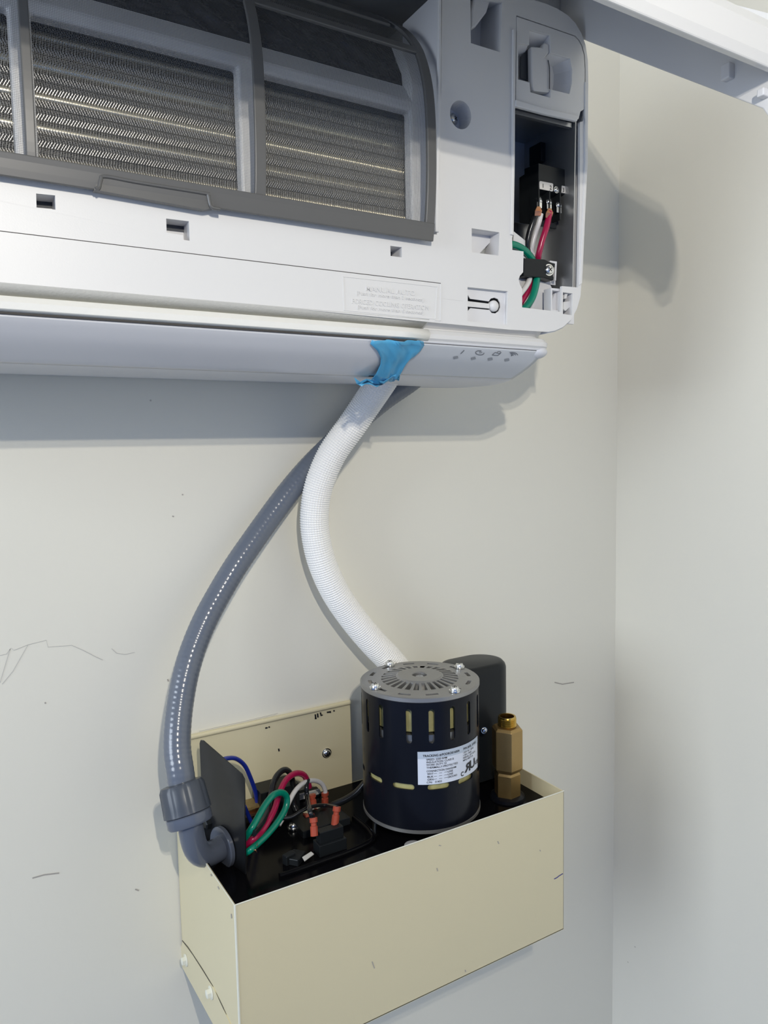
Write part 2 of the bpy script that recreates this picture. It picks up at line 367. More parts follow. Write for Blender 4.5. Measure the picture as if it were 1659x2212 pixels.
# casing shell: loft of the outline to the wall
def loft(rings, closed=True):
    bm = BM(); R_ = [[bm.verts.new(p) for p in r] for r in rings]; n = len(rings[0])
    for i in range(len(R_)-1):
        for k in range(n if closed else n-1):
            j = (k+1) % n; bm.faces.new((R_[i][k], R_[i][j], R_[i+1][j], R_[i+1][k]))
    return bm
sil = [v.copy() for v in outer[:24]]
sil[0].x = XL
ring0 = [Vector((XL, sil[0].y, 1.712))]+sil
def inset(v, dy, dx): return Vector((min(v.x, v.x-dx if v.x > 0.3 else v.x), dy, v.z))
bm = loft([[v+Vector((0, 0.002, 0)) for v in ring0], [Vector((v.x-(0.003 if v.x > .3 else 0), -0.2, v.z)) for v in ring0], [Vector((v.x-(0.004 if v.x > .3 else 0), -0.004, v.z)) for v in ring0]], False)
o = obj('casing', bm, WHITE, AC, smooth=True); s = o.modifiers.new('s', 'SOLIDIFY'); s.thickness = 0.0025; s.offset = 0
bm = BM(); add_box(bm, (XL-.003, -.236, 1.675), (XL, -.002, 2.03)); obj('end_wall', bm, WHITE, AC)
bm = BM(); add_box(bm, (XL, -0.006, 1.69), (0.54, -0.002, 2.02)); obj('back_plate', bm, METAL, AC)

# lower edge: groove, lip, underside; plan-view rounded right end, lofted level by level
def plan(x_end, yf, z, r, zb=None, x0=XL):
    pts = [Vector((x0, yf, z))]
    for i in range(9):
        a = -math.pi/2+math.pi/2*i/8; pts.append(Vector((x_end-r+r*math.cos(a), yf+r+r*math.sin(a), z)))
    pts.append(Vector((x_end, -0.001, zb if zb else z))); return pts
xe = F(1190, 720).x
XE = 0.5205
lip_lv = [(xe+0.001, -0.2318, 1.7125, 0.020), (XE+0.001, -0.2280, 1.7098, .020), (XE, -0.2225, 1.7068, .018), (XE, -0.2230, 1.7056, .018), (XE+.0010, -0.2330, 1.7034, .018), (XE+.0018, -0.2366, 1.6995, .018), (XE+.0016, -0.2360, 1.6958, .018), (XE, -0.2340, 1.6938, .018)]
bm = loft([plan(a, b, c, d) for a, b, c, d in lip_lv], False); lipo = obj('lower_lip', bm, WHITE, AC, smooth=True)
try: lipo.data.set_sharp_from_angle(angle=math.radians(24))
except Exception: pass
prof = [(-.2340, 1.6938), (-.2290, 1.6885), (-.2190, 1.6805), (-.2050, 1.6730), (-.1900, 1.6672), (-.1700, 1.6655), (-.1400, 1.6662), (-.1000, 1.6682), (-.0500, 1.6725), (0, 1.6768)]
und = [plan(XE-0.0006*i, y, z, .016 if i < 5 else .012) for i, (y, z) in enumerate(prof[:-1])]
und[-1] = [Vector((v.x, max(v.y, -.05), v.z)) for v in und[-1]]
for i, (y, z) in enumerate(prof[:-1]):
    und[i] = [Vector((v.x, v.y, prof[i][1])) for v in und[i]]
# lofted with surface following the profile: rows across depth
def underside(x0, x1, n0, n1, name, m, off=0.0, rend=False, par=AC):
    bm = BM(); rows = []
    P_ = prof[n0:n1]
    fine = [Vector((0, a, b)) for a, b in P_]; fine = spline(fine, 4)
    xs = [x0+(x1-.02-x0)*i/28 for i in range(28)]+[x1-.02+.02*i/12 for i in range(13)]
    for f in fine:
        row = []; x1e = x1-0.0115*min(1, max(0, (f.y+.234)/.05)) if rend else x1; rr_ = .018
        for x in xs:
            xx = x; zz = f.z-off; yy = f.y
            if rend:
                xx = x0+(x1e-x0)*(x-x0)/(x1-x0); lim = x1e-rr_
                if xx > lim:
                    t = (xx-lim)/rr_; dy = rr_*(1-math.sqrt(max(0, 1-t*t))); yy = min(0, f.y+dy)
                    zz += 0.0
            row.append(bm.verts.new((xx, yy, zz)))
        rows.append(row)
    for i in range(len(rows)-1):
        for k in range(40): bm.faces.new((rows[i][k], rows[i][k+1], rows[i+1][k+1], rows[i+1][k]))
    if rend:   # end wall
        top = [bm.verts.new((v.co.x, v.co.y, 1.70)) for v in [r[-1] for r in rows]]
        for i in range(len(rows)-1): bm.faces.new((rows[i][-1], top[i], top[i+1], rows[i+1][-1]))
    o = obj(name, bm, m, par, smooth='all'); s = o.modifiers.new('s', 'SOLIDIFY'); s.thickness = 0.0014; s.offset = 0; return o
bm = BM()
bmesh.ops.create_uvsphere(bm, u_segments=28, v_segments=18, radius=1.0)
for v in bm.verts: v.co = Vector((.5080+v.co.x*.0125, -.2230+v.co.y*.0120, 1.6915+v.co.z*(.0068)))
obj('lip_end', bm, FLAP, AC, smooth='all')
xsplit = 0.345
label(underside(XL, XE, 0, 10, 'underside', FLAP, rend=True), 'pale grey-blue curved underside of the unit')
# louvre flap and rear strip on the left part, display panel on the right
n_sl = Vector((0, -0.0266, -0.040)).normalized(); p_sl = Vector((0, -.2145, 1.6775))
def surf_pts(off): return [Vector((0, a, b)) for a, b in prof]
FINE = spline([Vector((0, a, b)) for a, b in prof[:6]], 6)
def on_under(px, py, off=0.0006):      # point on the curved front-facing part of the underside
    best = None; d = ray(px, py)
    for i in range(len(FINE)-1):
        a, b = FINE[i], FINE[i+1]; e = b-a; n = Vector((0, e.z, -e.y)); n.normalize()
        if n.z > 0: n = -n
        t = (a-CAM).dot(n)/d.dot(n); q = CAM+d*t; s = (q-a).dot(e)/e.dot(e)
        if -0.05 <= s <= 1.05: return q+n*off
    n = n_sl; return pl(px, py, p_sl, n)+n*off
def sharpen(o, a):
    try: o.data.set_sharp_from_angle(angle=math.radians(a))
    except Exception: pass
    return o
def patch(name, grid, m, thick=0.001, par=AC):
    bm = BM(); V = [[bm.verts.new(p) for p in r] for r in grid]
    for i in range(len(V)-1):
        for k in range(len(V[0])-1): bm.faces.new((V[i][k], V[i][k+1], V[i+1][k+1], V[i+1][k]))
    o = obj(name, bm, m, par, smooth='all'); s = o.modifiers.new('s', 'SOLIDIFY'); s.thickness = thick; s.offset = 0; return o
FL = [p for p in FINE if p.y <= -0.1895]
grid = []
for i, p in enumerate(FL[1:]):
    xr = 0.357-(0.022)*(i/(len(FL)-2))
    grid.append([Vector((XL+0.01+(xr-XL-0.01)*k/30, p.y, p.z-0.0012)) for k in range(31)])
label(patch('louvre_flap', grid, FLAP, 0.0014), 'long closed air flap under the unit')
grid = []
for i, p in enumerate(FL[2:-2]):
    t = i/(len(FL)-5); xl = 0.366-0.020*t; xr = 0.512-0.010*t
    if i == 0: xr -= 0.006
    grid.append([Vector((xl+(xr-xl)*k/30, p.y, p.z-0.0009)) for k in range(31)])
dp_ = label(patch('display_panel', grid, mat('display_plastic', (0.55, 0.575, 0.61), 0.22, 0, 0.01, 10), 0.0012), 'glossy indicator panel with four printed symbols')
# dark gaps
def gap_line(name, pts, r, parent=AC, m=SEAM): return tube(name, pts, r, m, parent, seg=6, raw=True)
gap_line('panel_gap', [(XL+.01, -.2342, 1.6930), (0.36, -.2342, 1.6930)], 0.0011)
gap_line('panel_gap', [(0.366, -.2330, 1.6919), (0.500, -.2330, 1.6919), (0.508, -.231, 1.6905), (0.5125, -.226, 1.687)], 0.0004)
gap_line('flap_seam', [(XL+.01, -.1885, 1.6660), (0.345, -.1885, 1.6660)], 0.0006)
# printed symbols and lamp windows
acc = ([], [])
def up_(px, py): return on_under(px, py, 0.0017)
def rib(pts, wpx, closed=False):
    ribbon(acc, pts, wpx, lambda a, b: up_(a, b), closed)
rib([(993.5, 762), (1001.5, 754)], 1.4)
rib([(1035+9.0*math.cos(a)+1.2*math.sin(-a), 759.7-4.4*math.sin(a)) for a in [math.radians(t) for t in range(60, 380, 16)]], 1.3)
rib([(1036, 756), (1034, 760), (1040, 758.5)], 1.1)
rib([(1061.5, 764.5), (1068, 759), (1074, 760.5)], 1.2); rib([(1080.5, 760), (1074, 765.5), (1061.5, 764.5)], 1.2)
rib([(1076.5+4.2*math.cos(a), 759-2.2*math.sin(a)) for a in [2*math.pi*i/14 for i in range(14)]], 1.0, True)
for rr in (4, 8.5, 13): rib([(1104+rr*math.cos(math.radians(a))*1.0, 765.5-rr*0.52*math.sin(math.radians(a))) for a in range(5, 118, 12)], 1.3)
rib([(1102.5, 766.3), (1105.5, 765)], 1.8)
obj('printed_symbols', acc, INKG, dp_)
for (x, y) in ((983, 769.5), (1021, 771.5), (1057.5, 773), (1093.5, 774.8)):
    a2 = ([], []); ribbon(a2, [(x-5, y+1.2), (x+5, y-1.0)], 5, lambda a, b: up_(a, b)); obj('indicator_lamp', a2, INKL, dp_)
# cream strip on the left part of the lip (separately moulded, ends at a slanted cut)
xs0 = 0.3735
lv2 = [(-0.2325, 1.7128), (-0.2285, 1.7098), (-0.2232, 1.7064), (-0.2240, 1.7052), (-0.2336, 1.7034), (-0.2374, 1.6995), (-0.2366, 1.6955), (-0.2345, 1.6938)]
grid = [[Vector((XL+.01+(xs0+0.002*(1-2*i/7)-XL-.01)*k/20, y, z)) for k in range(21)] for i, (y, z) in enumerate(lv2)]
label(sharpen(patch('lower_trim_strip', grid, CREAM, 0.001), 24), 'dull cream edge strip along the lower lip')
SEAL = mat('dull_grey_seal', (0.50, 0.50, 0.475), 0.85, 0, 0.08, 300, 0.3, 600)
grid = [[Vector((XL+.01+(xs0+.0012*(1-i)-XL-.01)*k/20, y, z)) for k in range(21)] for i, (y, z) in enumerate([(-0.2330, 1.7126), (-0.2291, 1.7094), (-0.2238, 1.7062)])]
label(patch('seal_strip', grid, SEAL, 0.0006), 'dull grey speckled strip above the cream edge')
# groove line and engraved instruction plate
g = [F(0, 499, -.0001), F(952, 612, -.0001)]
dirg = (g[0]-g[1]).normalized(); gl = Vector((XL+.01, yF(g[0].z)-.0001, g[0].z+dirg.z/dirg.x*(XL+.01-g[0].x)))
gap_line('frame_groove', [gl, g[1]], 0.00028)
bm = BM()
def bar_on_F(bm, a, b, wpx, off, th):
    a = Vector(a); b = Vector(b); t = (b-a).normalized(); n = Vector((-t.y, t.x))*wpx/2
    prism(bm, [F(*(a+n), off), F(*(b+n), off), F(*(b-n), off), F(*(a-n), off)], [], (0, th, 0))
for a, b in (((741, 597), (945, 619)), ((945, 619), (941, 689)), ((941, 689), (744, 670)), ((744, 670), (741, 597))): bar_on_F(bm, a, b, 2.0, -0.0004, 0.0008)
for a, b in (((953, 613), (952, 693)), ((952, 693), (940, 692))): bar_on_F(bm, a, b, 1.6, -0.0005, 0.0008)
bar_on_F(bm, (945, 643), (1000, 650), 0.9, -0.0002, 0.0004)
obj('embossed_border', bm, WHITE, frame)
acc = ([], [])
def onF(px0, py0, dx, dy, off):
    # text frame running from (px0,py0) in face millimetres
    o0 = F(px0, py0)
    def fn(u, v): z = o0.z+v; return Vector((o0.x+u, yF(z)-off, z))
    return fn
for s, px0, py0, size, px1 in (('MANUAL AUTO', 789, 628, 0.0058, 896), ('(Push for more than 3 seconds)', 768, 636.5, 0.0040, 915), ('FORCED COOLING OPERATION', 759, 655, 0.0056, 926), ('(Push for more than 5 seconds)', 770, 666.5, 0.0040, 915)):
    wd = F(px1, py0).x-F(px0, py0).x; put_text(acc, s, size, onF(px0, py0, 0, 0, 0.0), width=wd, bold=0.004)
bm = BM(); vs = [bm.verts.new(v) for v in acc[0]]
for f in acc[1]:
    try: bm.faces.new([vs[i] for i in f])
    except ValueError: pass
r_ = bmesh.ops.extrude_face_region(bm, geom=bm.faces[:]); bmesh.ops.translate(bm, vec=(0, -0.0006, 0), verts=[e for e in r_['geom'] if isinstance(e, bmesh.types.BMVert)])
obj('embossed_lettering', bm, WHITE, frame)
# manual switch: sunken window with a key-shaped lever
bm = BM(); q = hole8; pl_off = Vector((0, 0.0045, 0))
inn = Fp([(1012, 632), (1084, 641), (1083, 690), (1012, 684)], 0.0045)
lev_out = Fp([(1010.5, 637), (1016, 645.5), (1056, 651), (1060, 645), (1068, 643), (1076, 646), (1080, 654), (1080.5, 664), (1077, 672), (1070, 677), (1062, 676), (1057, 669.5), (1016, 665.5), (1010.5, 672)], 0.0045)
prism(bm, [p+Vector((0, .0045, 0)) for p in hole8], [lev_out], (0, 0.001, 0))
n = 4
A_ = [bm.verts.new(p+Vector((0, .002, 0))) for p in hole8]; B_ = [bm.verts.new(p+Vector((0, .0055, 0))) for p in hole8]
for i in range(4): bm.faces.new((A_[i], A_[(i+1) % 4], B_[(i+1) % 4], B_[i]))
obj('switch_recess', bm, WHITE2, AC)
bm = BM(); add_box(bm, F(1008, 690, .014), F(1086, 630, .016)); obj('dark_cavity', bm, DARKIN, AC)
bm = BM(); prism(bm, Fp([(1008, 650), (1058, 656), (1058, 666.5), (1008, 662)], 0.0035), [], (0, .002, 0)); ol = obj('switch_lever', bm, WHITE, AC, bevel=.0005)
c = F(1067, 661, 0.004); bm = BM(); lathe(bm, [(0, -.003), (.0052, -.003), (.0052, 0.0005), (.0040, .0022), (.002, .003), (0, .0032)], c, (0, -1, 0), 24); obj('push_button', bm, WHITE, ol, smooth=True)
# small latch in the corner socket
bm = BM(); q = Fp([(1218, 652), (1232, 650), (1231, 664), (1222, 672), (1217, 668)], 0.004); prism(bm, q, [], (0, .006, 0)); prism(bm, Fp([(1221, 634), (1227, 634), (1224, 645), (1219, 645)], .003), [], (0, .006, 0)); obj('corner_latch', bm, WHITE, AC, bevel=.0006)
bm = BM(); prism(bm, Fp([(1190, 622), (1212, 624), (1211, 674), (1190, 672)], 0.004), [Fp([(1193, 627), (1209, 629), (1209, 671), (1188.5+4.5, 669)], 0.004)], (0, .01, 0)); prism(bm, Fp([(1194, 645), (1199, 633), (1209, 631), (1209, 671), (1193, 669)], .009), [], (0, .002, 0)); obj('clip_window', bm, WHITE2, AC)

# terminal cover plate
cov_o = Fp([(1117, 36), (1180, 57), (1241, 78.5), (1249.5, 87), (1256, 99), (1261.5, 119), (1263.5, 150), (1263, 200), (1261.5, 236), (1254, 241), (1250, 257), (1180, 243), (1114.5, 224)], -0.0005)
rec = Fp([(1119.5, 93), (1143, 97), (1143.5, 64), (1188, 76), (1189.5, 114), (1231, 126), (1236, 150), (1235, 180), (1230, 203), (1190, 193), (1189, 211), (1146, 199), (1144, 178), (1119.5, 171)], -0.0005)
bm = BM(); prism(bm, cov_o, [rec], (0, .003, 0)); cov = label(obj('terminal_cover', bm, WHITE, AC, bevel=.0008), 'white cover plate with a sunken finger clip')
bm = BM(); a = [bm.verts.new(p+Vector((0, .002, 0))) for p in rec]; cen = sum(rec, Vector())/len(rec)
b = [bm.verts.new(cen+(p-cen)*0.72+Vector((-.002, .013, 0))) for p in rec]
for i in range(len(rec)): bm.faces.new((a[i], a[(i+1) % len(rec)], b[(i+1) % len(rec)], b[i]))
bm.faces.new(b); obj('finger_recess', bm, WHITE2, cov)
bm = BM(); prism(bm, Fp([(1148, 100), (1172, 102), (1176, 92), (1186, 96), (1187, 112), (1178, 124), (1188, 130), (1187, 200), (1152, 196), (1149, 186)], 0.001), [], (0, .006, 0)); obj('cover_clip', bm, WHITE, cov, bevel=.0012)
bm = BM(); prism(bm, Fp([(1125, 122), (1142, 104), (1142, 173), (1124, 169)], 0.0075), [], (0, .001, 0)); obj('clip_slot', bm, DARKIN, cov)
tube('clip_edge', [F(1184, 130, .0002), F(1187, 150, 0), F(1187, 192, 0)], .0005, DARKIN, cov, 6)
bm = BM(); prism(bm, Fp([(1114.5, 214), (1180, 233), (1252, 249), (1247, 262), (1180, 247), (1113.5, 229)], -0.003), [], (0, .004, 0)); obj('cover_lower_lip', bm, WHITE, cov, bevel=.001)

# terminal compartment
xa, xb = F(1106, 400).x-.004, F(1241, 400).x+0.002
zt_, zb_ = F(1180, 236).z+.004, F(1180, 664).z-.010
yb = -0.150
bm = BM()
prism(bm, [Vector((xb, -.232, zb_+.014)), Vector((xb, -.236, zt_)), Vector((xb, yb, zt_)), Vector((xb, yb, zb_+.014))], [], (0.0012, 0, 0))
prism(bm, [Vector((xa-.02, yb, zb_)), Vector((xb, yb, zb_)), Vector((xb, yb, zt_)), Vector((xa-.02, yb, zt_))], [], (0, .0012, 0))
box_ = label(obj('terminal_box', bm, METAL, AC), 'bare metal box lining behind the terminal opening')
bm = BM(); add_box(bm, (xa-.02, -.234, zt_-.001), (xb, yb, zt_)); prism(bm, Fp([(1113, 238), (1235, 266), (1236, 276), (1113, 246)], .006), [], (0, .004, 0)); obj('top_rail', bm, METAL, box_)
bm = BM(); prism(bm, Fp([(1253, 262), (1262, 262), (1256, 480), (1252, 622), (1240, 622), (1244, 480)], 0.012), [], (0, .002, 0))
pS = [F(1250.5, 262, .001), F(1246, 621, .001)]; bm2 = BM()
prism(bm, [F(1256, 262, .002), F(1250, 621, .002), F(1250, 621, .002)+Vector((0, .07, 0)), F(1256, 262, .002)+Vector((0, .07, 0))], [], (-.001, 0, 0)); bm2.free()
obj('side_liner', bm, WHITE2, AC)
bm = BM(); prism(bm, [F(1110, 500, .02), F(1135, 520, .02), F(1165, 560, .02), F(1210, 664, .02), F(1240, 664, .02), F(1240, 700, .02), F(1100, 690, .02)], [], (0, .003, 0)); obj('lower_bulkhead', bm, WHITE2, AC)
bm = BM(); prism(bm, [at(x_, y_, yb-.012) for x_, y_ in ((1100, 262), (1162, 278), (1162, 302), (1176, 306), (1176, 340), (1160, 342), (1158, 400), (1158, 490), (1098, 476))], [[at(x_, y_, yb-.012) for x_, y_ in ((1150, 318), (1163, 321), (1163, 334), (1150, 331))]], (0, .001, 0)); obj('inner_bracket', bm, mat('bracket_grey', (0.42, 0.43, 0.45), 0.5), box_)
# terminal block
yt = -0.2215
bx0, bx1 = at(1163, 420, yt).x, at(1231, 420, yt).x
bz0, bz1 = at(1163, 462, yt).z, at(1163, 352, yt).z
yd = atx(1121, 420, bx0).y
bm = BM()
prism(bm, [Vector((bx0, yt, bz1)), Vector((bx0, yd-.008, bz1+.001)), Vector((bx0, yd-.008, bz1-.004)), Vector((bx0, yd, bz1-.005)), Vector((bx0, yd, bz0-.001)), Vector((bx0, yt+.012, bz0-.007)), Vector((bx0, yt+.010, bz0+.0)), Vector((bx0, yt+.010, bz0+.022)), Vector((bx0, yt, bz0+.024))], [], (bx1-bx0, 0, 0))
tb = label(obj('terminal_block', bm, BLACKP, AC, bevel=.0006), 'black three-way terminal block numbered 1, 2 and 3')
bm = BM(); add_box(bm, at(1172, 348, -.19)-Vector((.006, .004, .002)), at(1172, 322, -.18)+Vector((.004, .004, 0))); obj('hook_arm', bm, BLACKP, tb, bevel=.0008)
bm = BM()
for k in range(4):
    x = bx0+(bx1-bx0)*k/3; add_box(bm, (x-.0007, yt-.001, bz0-.002), (x+.0007, yt+.012, bz0+.024))
obj('barrier', bm, BLACKP, tb)
def on_y(y): return lambda px, py: at(px, py, y)
bm = BM(); prism(bm, [at(*p, yt-.0006) for p in ((1167, 391), (1193, 396), (1195, 398), (1194.5, 412), (1193, 413.5), (1166, 408), (1165.5, 393))], [], (0, .0006, 0)); nl = label(obj('number_label', bm, TAGW, tb), 'white label printed 1 2')
bm = BM(); prism(bm, [at(*p, yt-.0006) for p in ((1214, 401), (1220, 402), (1221.5, 404), (1221, 417.5), (1213.5, 416))], [], (0, .0006, 0)); nl2 = label(obj('number_label', bm, TAGW, tb), 'white label printed 3')
def yfn(px, py, y):
    o0 = at(px, py, y); return lambda u, v: Vector((o0.x+u, y, o0.z+v))
for s, px, py, pr in (('1', 1171, 405, nl), ('2', 1187.5, 409, nl), ('3', 1215, 414, nl2)):
    acc = ([], []); put_text(acc, s, .0056, yfn(px, py, yt-.0009), bold=.012); obj('printed_number', acc, INK, pr)
screw('block_screw', at(1202, 410, yt-.0005), (0, -1, 0), .0026, .0015, tb)
for px, py in ((1165, 432), (1186, 436), (1207, 443)):
    screw('terminal_screw', at(px, py, yt+.0015), (0, -1, .2), .0030, .002, tb)
    bm = BM(); c0 = at(px, py+11, yt+.0005); add_box(bm, c0-Vector((.0032, .0006, .0028)), c0+Vector((.0032, .0006, .0028))); obj('terminal_clamp', bm, ZINC, tb, bevel=.0004)
# wiring in the compartment
def wire(name, lab, pts, r, m, parent=None, cat='wire', group=None, label_only=False):
    o = tube(name, pts, r, m, parent, 12, 8)
    o['label'] = lab
    if parent is None: o['category'] = cat
    if group: o['group'] = group
    return o
yw = yt-.001
wr1 = wire('electrical_wire', 'crimson wire clamped under terminal 2 of the air conditioner', [at(1187, 457, yw), at(1185, 470, yw), at(1180, 492, yw-.002), at(1171, 520, yw), at(1164, 548, yw+.003), at(1160, 572, yw+.008), at(1150, 600, yw+.009), at(1142, 625, yw+.006), at(1124, 655, yw+.004)], .0031, REDW)
wr2 = wire('electrical_wire', 'black wire clamped under terminal 1 of the air conditioner', [at(1160, 460, yw+.001), at(1152, 478, yw+.002), at(1143, 505, yw+.005), at(1139, 535, yw+.008), at(1146, 566, yw+.013), at(1144, 600, yw+.012), at(1130, 640, yw+.009)], .0029, BLK)
wr3 = wire('electrical_wire', 'white wire clamped beside the black one in the air conditioner', [at(1168, 462, yw+.001), at(1164, 480, yw+.002), at(1156, 505, yw+.006), at(1149, 535, yw+.009), at(1148, 562, yw+.013), at(1145, 598, yw+.004), at(1138, 616, yw+.001), at(1122, 638, yw+.001)], .0027, WHT)
wr4 = wire('electrical_wire', 'green wire entering the air conditioner terminal opening from the left', [at(1096, 528, yw+.004), at(1110, 529, yw+.003), at(1126, 536, yw+.004), at(1140, 548, yw+.005), at(1152, 566, yw+.006), at(1159, 590, yw+.004), at(1158, 612, yw), at(1151, 640, yw-.001), at(1139, 660, yw), at(1124, 674, yw)], .0036, GREEN)
bm = BM()
for base, px, py in ((wr2, 1163, 452), (wr1, 1187, 456)):
    bm = BM()
    for k in range(7):
        a = (k-3)*1.7; sweep(bm, [at(px-a*.5, py-5, yt-.001), at(px-a*1.3, py+4, yt-.0035), at(px-a*1.1-2, py+14, yt-.002)], lambda i, s, k_: .0007, 6)
    obj('bare_copper_strand', bm, COPPER, base, smooth=True)
# cable clamp
yc = yt-.004
bm = BM(); prism(bm, [at(*p, yc) for p in ((1131.5, 557), (1176, 560), (1186, 565), (1200, 570), (1199, 577), (1196, 579), (1195, 596), (1197, 600), (1196, 606), (1176, 600), (1131, 596))], [], (0, .012, 0)); cl = label(obj('cable_clamp', bm, BLACKP, AC, bevel=.0009), 'black plastic bar clamping the wires')
screw('clamp_screw', at(1186, 583, yc-.0005), (-.15, -1, 0), .0046, .0025, cl)
bm = BM(); prism(bm, [at(*p, yc+.004) for p in ((1188, 563), (1203, 565), (1201, 606), (1198, 606), (1199, 569), (1188, 567))], [], (0, .004, 0)); add_box(bm, at(1168, 612, yc+.012), at(1194, 600, yc+.016)); obj('clamp_seat', bm, WHITE2, AC)
bm = BM(); prism(bm, [at(*p, -.175) for p in ((1163, 478), (1182, 480), (1180, 540), (1160, 536))], [], (0, .001, 0)); obj('spec_sticker', bm, TAGW, box_)

# --- heat exchanger behind the filter
HX = bpy.data.objects.new('heat_exchanger', None); link(HX, AC)
xf0, xf1 = XL+.03, 0.372
bm = BM(); zf0 = 1.768
def fin_y(z): return -.205 if z < 1.885 else -.205+(z-1.885)*0.55
x = -0.02
prof_f = []
z = zf0; k = 0
while z < 1.995:
    sh = .0015*(1 if k % 2 else -1)
    prof_f += [(fin_y(z+.0004)-.0002, z+.0004, -sh*.5), (fin_y(z+.004)-.0012, z+.0042, sh), (fin_y(z+.008)-.0002, z+.0080, sh*.4), (fin_y(z+.0086)+.0030, z+.0086, 0)]
    z += .0090; k += 1
nf = 0
while x < xf1:
    n = len(prof_f); j = random.uniform(-.00015, .00015)
    V1 = [bm.verts.new((x+j+q, y, z)) for y, z, q in prof_f]
    V2 = [bm.verts.new((x+j+q+.0006, y+.014, z)) for y, z, q in prof_f]
    for i in range(n-1): bm.faces.new((V1[i], V1[i+1], V2[i+1], V2[i]))
    x += 0.0019; nf += 1
fo = obj('fins', bm, ALU, HX); fo['kind'] = 'stuff'
s = fo.modifiers.new('s', 'SOLIDIFY'); s.thickness = .00035
bm = BM()
for i in range(7):
    zz = 1.785+i*0.021; yy = fin_y(zz)+.0045
    sweep(bm, [Vector((xf0, yy, zz)), Vector((xf1, yy, zz))], lambda a, b, c: .0038, 14)
obj('coil_tube', bm, mat('coil_tube_metal', (0.75, 0.70, 0.55), 0.28, 1.0, .03, 50), HX, smooth=True)
bm = BM(); add_box(bm, (xf0, -.183, 1.75), (.39, -.181, 1.885)); prism(bm, [Vector((xf0, -.181, 1.885)), Vector((xf0, -.12, 1.995)), Vector((xf0, -.115, 1.995)), Vector((xf0, -.179, 1.885))], [], (.6, 0, 0)); obj('coil_backing', bm, DARKIN, HX)
# white inner grille: posts and a tall sloping rail
gy = -.2225
zA = at(892, 241, gy).z; zB = at(892, 217, gy).z; zlo = 1.775
bm = BM()
bays = [(XL+.04, .0515), (.0655, .2085), (.223, .3652)]
hol = [[Vector((a, gy, zlo+.004)), Vector((b_, gy, zlo+.004)), Vector((b_, gy, zA)), Vector((a, gy, zA))] for a, b_ in bays]
prism(bm, [Vector((XL+.03, gy, zlo)), Vector((.386, gy, zlo)), Vector((.386, gy, zB)), Vector((XL+.03, gy, zB))], hol, (0, .012, 0))
gr = label(obj('inner_grille', bm, WHITE2, AC, bevel=.0022, seg=3), 'white ribs behind the filter netting')
zC_ = at(889, 190, -.210).z
bm = BM(); prism(bm, [Vector((XL+.03, gy, zB-.001)), Vector((XL+.03, -.210, zC_)), Vector((XL+.03, -.204, zC_)), Vector((XL+.03, -.2105, zB-.001))], [], (.386-XL-.03, 0, 0))
prism(bm, [Vector((.3665, gy, zB-.002)), Vector((.3665, gy-.001, 1.915)), Vector((.3665, -.216, 1.935)), Vector((.3665, -.20, 1.96)), Vector((.3665, -.19, 1.96)), Vector((.3665, -.206, 1.93)), Vector((.3665, -.2105, zB-.002))], [], (.02, 0, 0))
obj('sloping_rail', bm, WHITE2, gr, bevel=.001)
# crumpled black film above the rail
bm = BM(); rows = []
for i in range(26):
    row = []
    for k in range(60):
        x = -.02+.40*k/59; t = i/25; y = -.203+t*.035; z = zC_-.004+t*.062
        nse = .006*math.sin(x*90+t*5)*math.sin(t*9+x*30)+.004*math.sin(x*210+t*14)+.003*random.uniform(-1, 1)
        row.append(bm.verts.new((x, y+nse*.7, z+nse*.3)))
    rows.append(row)
for i in range(25):
    for k in range(59): bm.faces.new((rows[i][k], rows[i][k+1], rows[i+1][k+1], rows[i+1][k]))
obj('crumpled_film', bm, FOIL, AC, smooth='all')

# --- air filter
FPR = [(-.2395, 1.768), (-.2425, 1.7784), (-.2465, 1.800), (-.2488, 1.825), (-.2495, 1.849), (-.249, 1.8796), (-.245, 1.9076), (-.235, 1.9345), (-.2195, 1.9586), (-.203, 1.9755)]
FS = [p for p in spline([Vector((0, a, b)) for a, b in FPR], 4) if p.z > 1.7785]
def strip(bm, x0, x1, pts, off, th, taper=None):
    # a band that follows the bowed profile between x0 and x1
    n = len(pts); ring = []
    for i, p in enumerate(pts):
        a = pts[max(0, i-1)]; c = pts[min(n-1, i+1)]; t = (c-a).normalized(); nn = Vector((0, t.z, -t.y)); nn = -nn if nn.y > 0 else nn
        e0, e1 = x0, x1
        if taper: e0, e1 = taper(i/(n-1), x0, x1)
        ring.append([bm.verts.new(Vector((e, p.y, p.z))+nn*o_) for e, o_ in ((e0, off), (e1, off), (e1, off-th), (e0, off-th))])
    for i in range(n-1):
        for k in range(4): bm.faces.new((ring[i][k], ring[i][(k+1) % 4], ring[i+1][(k+1) % 4], ring[i+1][k]))
    bm.faces.new(ring[0]); bm.faces.new(ring[-1][::-1])
bm = BM()
strip(bm, at(52, 250, -.248).x, at(75, 250, -.248).x, FS, .0005, .003)
strip(bm, at(548, 250, -.248).x, at(572, 250, -.248).x, FS, .0005, .003)
def tp_(t, a, b):
    z = FS[0].z+(FS[-1].z-FS[0].z)*t; idx = t*(len(FS)-1); z = FS[int(idx)].z
    q = max(0.0, (z-1.940)/(FS[-1].z-1.940)); d = .024*(1-math.sqrt(max(0, 1-q*q*.98)))
    return a-d*1.25, b-d
strip(bm, at(921, 300, -.248).x, at(940, 300, -.248).x, FS, .0005, .0035, tp_)
strip(bm, XL+.035, at(940, 300, -.248).x-.022, FS[-4:], .0002, .003)           # top edge
xr_ = at(940, 300, -.248).x
i0 = min(range(len(FS)), key=lambda i: abs(FS[i].z-at(900, 100, -.231).z))
strip(bm, at(560, 20, -.231).x-.02, xr_, FS[i0-1:i0+1], .0006, .003)           # cross rib
fb = at(928, 521, -.2425); 
